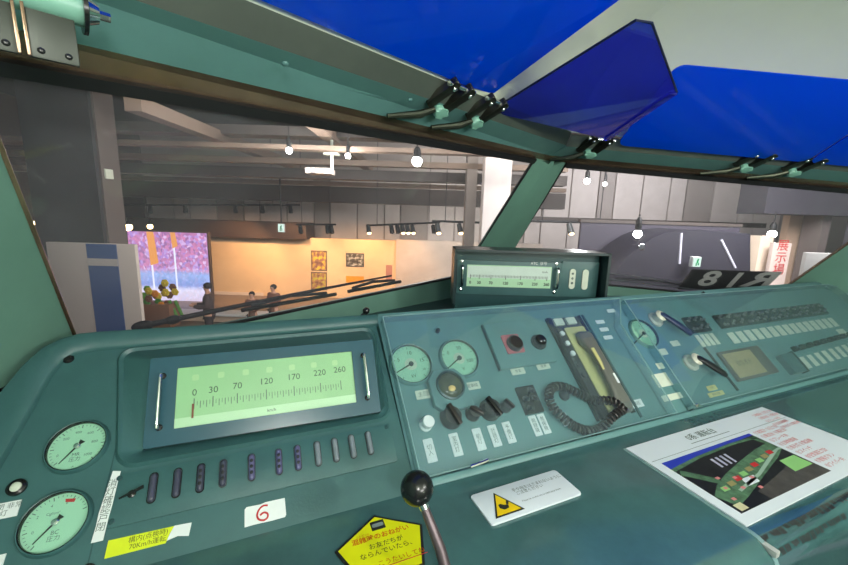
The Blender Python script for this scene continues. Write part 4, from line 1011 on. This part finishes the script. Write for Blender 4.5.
# low counter in front of the screen, flower exhibit
c = hall(150, 312, 12.5)
t = thing('counter', 'low white counter in front of the video screen', 'counter', HM @ Matrix.Translation((hx(128, 12.5), 12.5, 0)))
wq = hx(300, 12.5) - hx(128, 12.5); zc = hz(200, 314, 12.5)
MB().box((wq / 2, .3, zc / 2), (wq, .6, zc - .05)).build('body', mat('counter_front', (214, 190, 166), .6), t)
MB().box((wq / 2, .28, zc - .02), (wq + .1, .72, .05), bev=.01).build('top', WHITE, t)
random.seed(11)
c = hall(158, 297, 12.0)
t = thing('flower_exhibit', 'colourful heap of yellow, orange and green flowers before the video screen', 'flowers', HM @ Matrix.Translation((c.x, 12.0, 0)))
MB().box((0, 0, c.z / 2 - .1), (1.0, .5, c.z - .2)).build('plinth', mat('plinth_brown', (150, 104, 76), .6), t)
FLC = [mat('petal_' + n_, c_, .6) for n_, c_ in (('yellow', (240, 214, 50)), ('orange', (240, 150, 40)), ('green', (120, 190, 60)), ('leaf', (80, 150, 50)), ('brown', (130, 84, 54)))]
for k in range(26):
    x = random.uniform(-.55, .5); z = c.z + random.uniform(-.2, .35) + (.25 if x > .0 and random.random() > .5 else 0) - abs(x) * .25
    mi = random.choice((0, 0, 1, 4)) if x > -.15 and z > c.z else random.choice((2, 2, 0, 3)) if z > c.z + .05 else random.choice((4, 4, 3, 1))
    m2 = MB()
    for j in range(6): a = j * PI / 3; m2.sph((.065 * math.cos(a), 0, .065 * math.sin(a)), .066, 8, (1, .5, 1))
    m2.sph((0, -.02, 0), .035, 8); m2.build('flower', FLC[mi], t, T3(x, random.uniform(-.22, .2), z, 0))
m2 = MB(); m2.tube([(.35, 0, c.z - .1), (.62, 0, c.z - .75)], .05, 8); m2.tube([(.55, 0, c.z - .1), (.8, 0, c.z - .75)], .05, 8); m2.build('green_trestle', FLC[3], t)
# people in front of the screen
def skin_mesh(verts, edges, radii, root=0, sub=2):
    me = bpy.data.meshes.new('s'); me.from_pydata(verts, edges, []); o = bpy.data.objects.new('s', me); C.objects.link(o)
    md = o.modifiers.new('skin', 'SKIN'); md.use_smooth_shade = True
    sv = me.skin_vertices[0].data
    for i, r in enumerate(radii): sv[i].radius = (r, r) if not isinstance(r, tuple) else r
    for i in range(len(verts)): sv[i].use_root = (i == root)
    s2 = o.modifiers.new('sub', 'SUBSURF'); s2.levels = sub; s2.render_levels = sub
    dg = bpy.context.evaluated_depsgraph_get(); r = bpy.data.meshes.new_from_object(o.evaluated_get(dg))
    bpy.data.objects.remove(o); return r
def mesh_obj(name, me, m_, parent):
    me.materials.clear(); me.materials.append(m_)
    for p in me.polygons: p.use_smooth = True
    o = bpy.data.objects.new(name, me); C.objects.link(o); o.parent = parent; return o
SKINM = mat('skin', (206, 158, 130), .6); HAIR = mat('black_hair', (28, 22, 22), .6)
def person(label, x, D, height, rot, top, legs, arm_up=.95):
    """faces local -Y; rot turns it about the vertical"""
    t = thing('person', label, 'person', HM @ T3(x, D, 0, rot)); s = height / 1.72
    V = [(0, 0, .92), (0, 0, 1.08), (0, .01, 1.25), (0, .02, 1.42), (0, .01, 1.50), (0, -.01, 1.56), (0, -.015, 1.63), (0, -.01, 1.69)]
    R = [.135, .125, .14, .12, .055, .06, .095, .07]
    E_ = [(i, i + 1) for i in range(7)]
    for sg in (-1, 1):
        n = len(V)
        V += [(sg * .17, .02, 1.40), (sg * .22, .01, 1.15), (sg * .19, -.20, 1.02 + .1 * arm_up), (sg * .11, -.36, 1.05 + .12 * arm_up), (sg * .10, -.43, 1.07 + .12 * arm_up)]
        R += [.07, .05, .04, .035, .03]; E_ += [(3, n), (n, n + 1), (n + 1, n + 2), (n + 2, n + 3), (n + 3, n + 4)]
        n = len(V)
        V += [(sg * .09, 0, .82), (sg * .10, -.01, .48), (sg * .10, .02, .09), (sg * .11, -.12, .045)]
        R += [.095, .065, .045, .04]; E_ += [(0, n), (n, n + 1), (n + 1, n + 2), (n + 2, n + 3)]
    sc = lambda P: tuple(q * s for q in P)
    b_ = mesh_obj('body', skin_mesh([sc(v) for v in V], E_, [r * s for r in R]), SKINM, t)
    hm = MB().sph((0, .018 * s, 1.665 * s), .105 * s, 18, (1.0, 1.08, .95)); 
    for v in list(hm.b.verts):
        if v.co.y < -.055 * s and v.co.z < 1.69 * s: v.co.y = -.055 * s
        if v.co.z < 1.60 * s: v.co.z = 1.60 * s
    hm.build('hair', HAIR, t, sharp=180)
    TV = [(0, 0, .76), (0, 0, 1.08), (0, .01, 1.25), (0, .02, 1.41), (0, .015, 1.47)]; TR = [.155, .15, .16, .135, .075]; TE = [(i, i + 1) for i in range(4)]
    for sg in (-1, 1):
        n = len(TV); TV += [(sg * .18, .02, 1.40), (sg * .225, .01, 1.15), (sg * .19, -.19, 1.02 + .1 * arm_up), (sg * .13, -.32, 1.04 + .12 * arm_up)]; TR += [.085, .068, .058, .05]; TE += [(3, n), (n, n + 1), (n + 1, n + 2), (n + 2, n + 3)]
    mesh_obj('jacket', skin_mesh([sc(v) for v in TV], TE, [r * s for r in TR]), top, t)
    LV = [(0, 0, .96)]; LR = [.15]; LE = []
    for sg in (-1, 1):
        n = len(LV); LV += [(sg * .09, 0, .80), (sg * .10, -.01, .48), (sg * .10, .02, .10)]; LR += [.11, .08, .065]; LE += [(0, n), (n, n + 1), (n + 1, n + 2)]
    mesh_obj('trousers', skin_mesh([sc(v) for v in LV], LE, [r * s for r in LR]), legs, t)
    for dx in (-.035, .035): MB().sph((dx * s, -.088 * s, 1.635 * s), .011 * s, 8).build('eye', INK, b_)
    return t
def stand(x, ytop, D): return hz(x, ytop, D)
JK = mat('dark_jacket', (66, 50, 50), .7); DN = mat('dark_trousers', (52, 46, 50), .7)
person('person in a dark brown jacket facing the video screen, holding something in front', hx(205, 10.3), 10.3, stand(205, 284, 10.3), R_(-70), JK, DN)
person('shorter person in a brown top in front of the lit wall, left of two heads', hx(250, 11.0), 11.0, stand(250, 292.5, 11.0), R_(10), mat('brown_top', (112, 74, 60), .7), DN)
person('person in an orange brown top in front of the lit wall, right of two heads', hx(272, 11.4), 11.4, stand(272, 285.5, 11.4), R_(-20), mat('rust_top', (130, 82, 62), .7), DN)
# ---- ceiling spotlights (bright lamps), projector, hanging exit signs, track lights
BULB = emit('spot_bulb', (255, 250, 245), 60); WARMB = emit('warm_bulb', (255, 214, 150), 14)
def spotlamp(label, x, y, D, energy, size=.06, bulb=BULB, drop=.5, group=None, col=(1, .96, .92), light=True):
    p = hall(x, y, D); t = thing('ceiling_spotlight', label, 'spotlight', HM @ Matrix.Translation(p))
    MB().lathe([(size * .6, .05), (size * .9, .08), (size * .9, .20), (size * .4, .26), (0, .26)], 18).build('housing', BLACK, t)
    MB().cyl((0, 0, .27), (0, 0, drop), .012, seg=8).build('stem', BLACK, t)
    MB().sph((0, 0, .0), size * 1.2, 16).build('bulb', bulb, t)
    if light:
        lamp('spot_light', 'POINT', HM @ (p + Vector((0, -.0, -.12))), energy, col, .05)
    return t
spotlamp('bright white ceiling spotlight, leftmost of three over the hall', 289, 150.5, 8.2, 130, .055)
spotlamp('bright white ceiling spotlight, middle one of three beside the projector', 348, 156, 8.8, 110, .05)
spotlamp('brightest white ceiling spotlight, rightmost of three over the hall', 417, 161.5, 7.2, 190, .075)
spotlamp('bright ceiling spotlight seen high in the right windscreen', 587, 181, 9.5, 120, .06)
spotlamp('smaller ceiling spotlight beside the bright one in the right windscreen', 605, 184, 10, 20, .04, light=False)
spotlamp('small warm ceiling light at the far left edge of the hall', 37, 223, 12, 14, .07, WARMB, light=False)
spotlamp('warm downlight over the left edge of the video screen', 128, 227, 14.5, 20, .12, WARMB, light=False); spotlamp('warm downlight over the middle of the video screen', 150, 226.5, 14.5, 20, .08, WARMB, light=False)
p = hall(332, 172, 9.5)
t = thing('projector', 'white projector hanging from the hall ceiling on a pole', 'projector', HM @ Matrix.Translation(p))
MB().box((-.28, 0, 0), (.62, .45, .14), bev=.03).build('body', mat('projector_white', (206, 196, 186), .5), t); MB().cyl((0, 0, .05), (0, 0, .75), .04, seg=12).build('pole', CREAM, t)
MB().cyl((-.40, -.22, 0), (-.40, -.28, 0), .06, seg=16).build('lens', BLACKP, t); MB().box((0, 0, .42), (.34, .3, .05), bev=.01).build('mount_plate', CREAM, t)
EXG = emit('exit_sign_panel', (214, 240, 226), 1.4)
def exit_sign(label, x, y, D, ytop, w_):
    p = hall(x, y, D); t = thing('exit_sign', label, 'exit sign', HM @ Matrix.Translation(p)); h_ = w_ * 1.3
    MB().box((0, .05, 0), (w_, .09, h_), bev=.008).build('case', WHITE, t)
    f = MB().box((0, -.004, 0), (w_ * .9, .012, h_ * .92)).build('lit_panel', EXG, t)
    G_ = mat('exit_green', (20, 130, 80), .5)
    m2 = MB(); m2.sph((.02 * w_ / .3, -.012, h_ * .26), .1 * w_, 8); m2.box((0, -.012, .05 * w_), (.22 * w_, .006, .42 * w_)); m2.box((-.12 * w_, -.012, -.3 * w_), (.14 * w_, .006, .36 * w_)); m2.box((.14 * w_, -.012, -.26 * w_), (.14 * w_, .006, .30 * w_)); m2.build('running_figure', G_, f)
    if ytop is not None: MB().cyl((0, .05, h_ / 2), (0, .05, hz(x, ytop, D) - p.z), .025, seg=8).build('pole', BLACK, t)
exit_sign('lit exit sign hanging on a long black pole before the far wall', 281, 228, 13, 172, .22)
exit_sign('lit exit sign seen low in the right windscreen against the dark train', 697, 262, 6.2, None, .13)
def track(label, x0, x1, y, D, heads, ycap=None, slope=0):
    a, b = hall(x0, y, D), hall(x1, y + slope, D); t = thing('track_light', label, 'track light', HM @ Matrix.Translation(a))
    d = b - a
    MB().tube([(0, 0, 0), tuple(d)], .035, 8).build('track_rail', BLACK, t)
    for k in (.15, .85): MB().cyl(d * k, d * k + Vector((0, 0, 7.4 - a.z - d.z * k)), .012, seg=6).build('hanger', BLACK, t)
    for (x, on) in heads:
        q = hall(x, y + slope * .5, D) - a
        h_ = MB().cyl(q + Vector((0, 0, -.05)), q + Vector((.06, -.10, -.32)), .075, .09, seg=12).build('spot_head', BLACK if not on else DGREY, t)
        MB().cyl(q + Vector((0, 0, -.06)), q, .02, seg=8).build('bracket', BLACK, h_)
        MB().sph(q + Vector((.062, -.105, -.33)), .07 if on else .05, 10, (1, 1, .6)).build('bulb', WARMB if on else DGREY, h_)
track('short black track light above the middle of the orange lit wall', 296, 336, 224.5, 14.5, [(300, 0), (327, 0), (331, 0)])
track('long black track with seven spot heads over the pale partition', 366, 440, 225.5, 14, [(368, 1), (391, 0), (397, 0), (402, 1), (407, 1), (412, 1), (433, 0)], slope=-3)
track('black track in front of the far right partition', 432, 520, 221, 12, [(437, 1), (459, 1)], slope=3)
track('thin track with one spot head seen right of the centre pillar', 530, 612, 221, 11, [(569, 1)], slope=2)
track('thin black rail with small heads over the video wall', 118, 300, 205, 16.5, [(150, 0), (185, 0), (235, 0), (262, 0), (290, 0)])
# warm wash on the partition wall and added hall fill
for x in (235, 290, 345, 385):
    p = hall(x, 219, DO - 2.6); lamp('wall_washer', 'SPOT', HM @ p, 560, (1, .54, .26), .08, HM @ Vector((hx(x, DO), DO, 1.0)), 95)
lamp('wall_washer', 'SPOT', HM @ hall(440, 219, DO - 3), 420, (1, .84, .70), .08, HM @ Vector((hx(450, DO), DO, 1.2)), 95)
# ---- pale columns left of the centre pillar
def col(label, x0, x1, D, m_, ztop=7.4, dep=.5, cat='column'):
    a, b = hx(x0, D), hx(x1, D); t = thing('column', label, cat, HM @ Matrix.Translation((a, D, 0)))
    MB().box(((b - a) / 2, dep / 2, ztop / 2), (b - a, dep, ztop), bev=.01).build('shaft', m_, t)
    MB().box(((b - a) / 2, dep / 2, .1), (b - a + .04, dep + .04, .2)).build('base', DGREY, t)
    return t
col('slim grey column just left of the centre pillar', 463, 473, 11.5, PAND); col('broad pale column behind the centre pillar', 480, 506, 10.5, mat('pale_column_paint', (206, 198, 194), .6))
# ---- dark train standing on the next track
DT = 6.4
prof_px = [(606, 280), (612, 270), (622, 258), (636, 247), (650, 238), (664, 232.5), (690, 229.5), (720, 231), (757, 234), (757, 330), (606, 330)]
P = [hall(x, y, DT) for x, y in prof_px]
t = thing('dark_train', 'dark blue grey rounded nose of a train on the next track beyond the right windscreen', 'train', HM @ Matrix.Translation((P[0].x, DT, 0)))
mb = MB(); cx_ = sum(p.x for p in P) / len(P) - P[0].x
ring = [(p.x - P[0].x, max(p.z, .15)) for p in P]
rings = []
for y, s in ((0, .90), (.06, .96), (.2, 1.0), (.95, 1.0)): rings.append([(cx_ + (x - cx_) * s, y, z * (.97 + .03 * s) if z > 1 else z) for x, z in ring])
mb.loft(rings); mb.build('body_shell', mat('dark_train_paint', (32, 30, 42), .6, var=.1, vscale=1.5), t, sharp=45)
pl = hall(637.5, 234.5, DT); 
hl = MB().lathe([(.05, .05), (.06, .0), (.045, -.01), (0, -.012)], 18).xf(Matrix.Rotation(-PI / 2, 4, 'X')); 
qh = hall(642, 247, DT) - Vector((P[0].x, DT, 0)); hl.build('headlight_rim', CHROME, t, Matrix.Translation((qh.x, qh.y - .0, qh.z)))
for (xa_, ya, xb_, yb) in ((682, 233, 680, 264), (722, 240, 736, 268)):
    A, B = hall(xa_, ya, DT - .02), hall(xb_, yb, DT - .02); o_ = Vector((P[0].x, DT, 0))
    MB().tube([A - o_ + Vector((0, .02, 0)), B - o_ + Vector((0, .02, 0))], .022, 8).build('reflection_streak', mat('reflection_pale', (190, 190, 204), .3), t)  # pale streaks shaped as bars, standing in for lights reflected in the dark train
A, B = hall(610, 274, DT - 1), hall(760, 283, DT - 1)
spotlamp('bright small lamp in front of the dark train nose', 637.5, 234, DT - .5, 12, .05, drop=.3, light=False)
t = thing('hall_screen', 'dark flat screen wall behind the rounded train nose', 'screen', HM @ Matrix.Translation((hx(578, 7.5), 7.5, 0)))
wq = hx(735, 7.5) - hx(578, 7.5); zq = hz(640, 224, 7.5)
MB().box((wq / 2, .05, zq / 2), (wq, .08, zq)).build('screen_panel', mat('dark_violet_screen', (52, 48, 60), .6), t)
MB().box((wq / 2, .05, zq + .03), (wq + .06, .12, .06)).build('top_rail', BEAMD, t)
# ---- right hand background
col('slim pale column right of the dark train', 757, 770, 8.5, mat('cream_column', (214, 196, 176), .6), hz(760, 236, 8.5))
t = col('banner stand with red lettering right of the dark train', 771, 789, 8.2, mat('banner_white', (206, 188, 178), .6), hz(780, 243, 8.2), .1, 'banner')
o_ = t
MB().text('展\n示\n場', .26, Matrix.Translation(((hx(789, 8.2) - hx(771, 8.2)) / 2, -.012, hz(780, 258, 8.2))) @ Matrix.Rotation(PI / 2, 4, 'X')).build('lettering', REDINK, t)
spotlamp('black spotlight head above the banner stand', 772, 234, 8.6, 10, .07, drop=.5, light=False)
structure('wall_alcove', hbox(MB(), hx(782, 10), hx(822, 10), 10, 10.2, 0, hz(800, 192, 10)), mat('alcove_wall', (176, 150, 128), .6), HM)
structure('wall_alcove', hbox(MB(), hx(822, 9.8), hx(870, 9.8), 9.2, 9.4, 0, 7.4), mat('alcove_dark', (70, 66, 74), .7), HM)
structure('wall_alcove', hbox(MB(), hx(795, 9.9), hx(803, 9.9), 9.4, 9.9, 0, hz(800, 192, 10)), mat('alcove_post', (104, 94, 92), .6), HM)
structure('ceiling_beam', hbox(MB(), hx(738, 9.5), hx(870, 9.5), 9.0, 9.8, hz(760, 214, 9.5), hz(760, 150, 9.5)), mat('dark_soffit', (58, 56, 64), .7), HM)
for x in (790, 814): lamp('alcove_light', 'SPOT', HM @ (hall(x, 199, 9.6)), 160, (1, .66, .25), .04, HM @ (hall(x, 260, 10.0)), 110)
t = thing('white_board', 'plain white board at far right beyond the right windscreen', 'board', HM @ Matrix.Translation((hx(806, 4.6), 4.6, 0)))
wq = hx(860, 4.6) - hx(806, 4.6); zq = hz(820, 253, 4.6)
MB().box((wq / 2, .03, zq - .5), (wq, .05, 1.0), bev=.005).build('board_panel', mat('board_white', (206, 204, 200), .5), t)
for x in (.08, wq - .08): MB().box((x, .05, (zq - .9) / 2), (.05, .05, zq - .9)).build('leg', DGREY, t)
lamp('added_hall_fill', 'AREA', HM @ Vector((5.5, 4.6, 6.6)), 1300, (1, .96, .95), 3.0, HM @ Vector((5.5, 16, 2.5)))  # this and the next two: area fills added without fixtures to brighten the hall
lamp('added_hall_fill', 'AREA', HM @ Vector((-3.0, 4.6, 6.6)), 260, (1, .93, .85), 3.0, HM @ Vector((-2, 15, 2.0)))
lamp('added_hall_fill', 'AREA', HM @ Vector((2.0, 10.5, 6.9)), 160, (1, .90, .80), 2.0, HM @ Vector((2, 20, 4.0)))
# side window opening and dome screws on the left wall panel
_w = FPL.pt(-1.63, 0); _n = Vector((-.80, -2.6, 0)).cross(Vector((0, 0, 1))).normalized()
def on_wall(x, y): return hit(x, y, _w, _n)
FW = Fr(_w, Vector((.80, 2.6, 0)), Vector((0, 0, 1)))
for i, (x, y) in enumerate(((20, 250), (54, 327), (14, 371))):
    a, b = FW.uv(x, y)
    o = MB().sph((0, 0, 0), .006, 12, (1, 1, .5)).build('dome_screw', GREEN, None, FW.mat(a, b, .001))
    tag(o, ('topmost of three dome screws on the green left wall', 'dome screw on the green left wall just above the console rim', 'lowest dome screw on the green left wall beside the dark window')[i], 'screw')
poly = [FW.uv(x, y) for x, y in ((17, 377), (-6, 338), (-60, 338), (-60, 425), (0, 391))]
o = MB().prism(poly, -.006, .004).build('window_3', mat('dark_side_window', (34, 26, 22), .15), None, FW.mat()); o['kind'] = 'structure'
q = [Vector((*p, .004)) for p in poly]; MB().tube([q[4], q[0], q[1]], .006, 8).build('window_seal', BLACK, o)
lamp('added_hall_fill', 'AREA', HM @ Vector((9.5, 14.0, 6.9)), 480, (.97, .95, 1), 5.0, HM @ Vector((9.5, 19, 4.2)), size_y=1.5)  # added fill that lifts the right far wall panels, no fixture
lamp('added_hall_fill', 'AREA', HM @ Vector((1.5, 15.0, 6.9)), 220, (1, .93, .86), 4.0, HM @ Vector((1.5, 19, 3.6)), size_y=1.0)  # added fill for the left far wall panels, no fixture
# repeats of a kind carry one group phrase; parts that look different from their thing get a short label
GROUPS = {'sun visor': 'blue sun visors along the header', 'gauge': 'round gauges on the consoles', 'spotlight': 'small bright lamps in the hall', 'track light': 'track lights under the hall ceiling',
          'poster': 'pictures on the orange lit wall', 'person': 'visitors in the hall', 'sticker': 'stickers on the driver console', 'wiper': 'windscreen wipers', 'screw': 'dome screws on the cab panels',
          'acrylic cover': 'clear acrylic covers over the control console', 'exit sign': 'lit exit signs in the hall', 'column': 'columns in the hall', 'console': 'sloping consoles of the cab', 'lamp': 'ceiling lamps of the cab', 'speed gauge': 'long speed gauges'}
PARTL = {'pull_handle': 'chrome pull handle', 'hinge_pad': 'pale green hinge pad', 'blue_stripe': 'broad blue stripe', 'coiled_cord': 'black coiled cord', 'red_plate': 'faded red plate', 'red_mark': 'small red mark', 'cradle_plate': 'ivory yellow cradle plate',
         'torn_paper': 'torn white paper end', 'lamp_lens': 'dark amber lens', 'ball_knob': 'glossy black ball', 'display_panel': 'tan display window', 'switch_bank': 'black bank of toggle switches'}
for o in bpy.data.objects:
    if o.parent is None and 'category' in o.keys() and o['category'] in GROUPS: o['group'] = GROUPS[o['category']]
    if o.parent is not None and o.name.split('.')[0] in PARTL: o['label'] = PARTL[o.name.split('.')[0]]
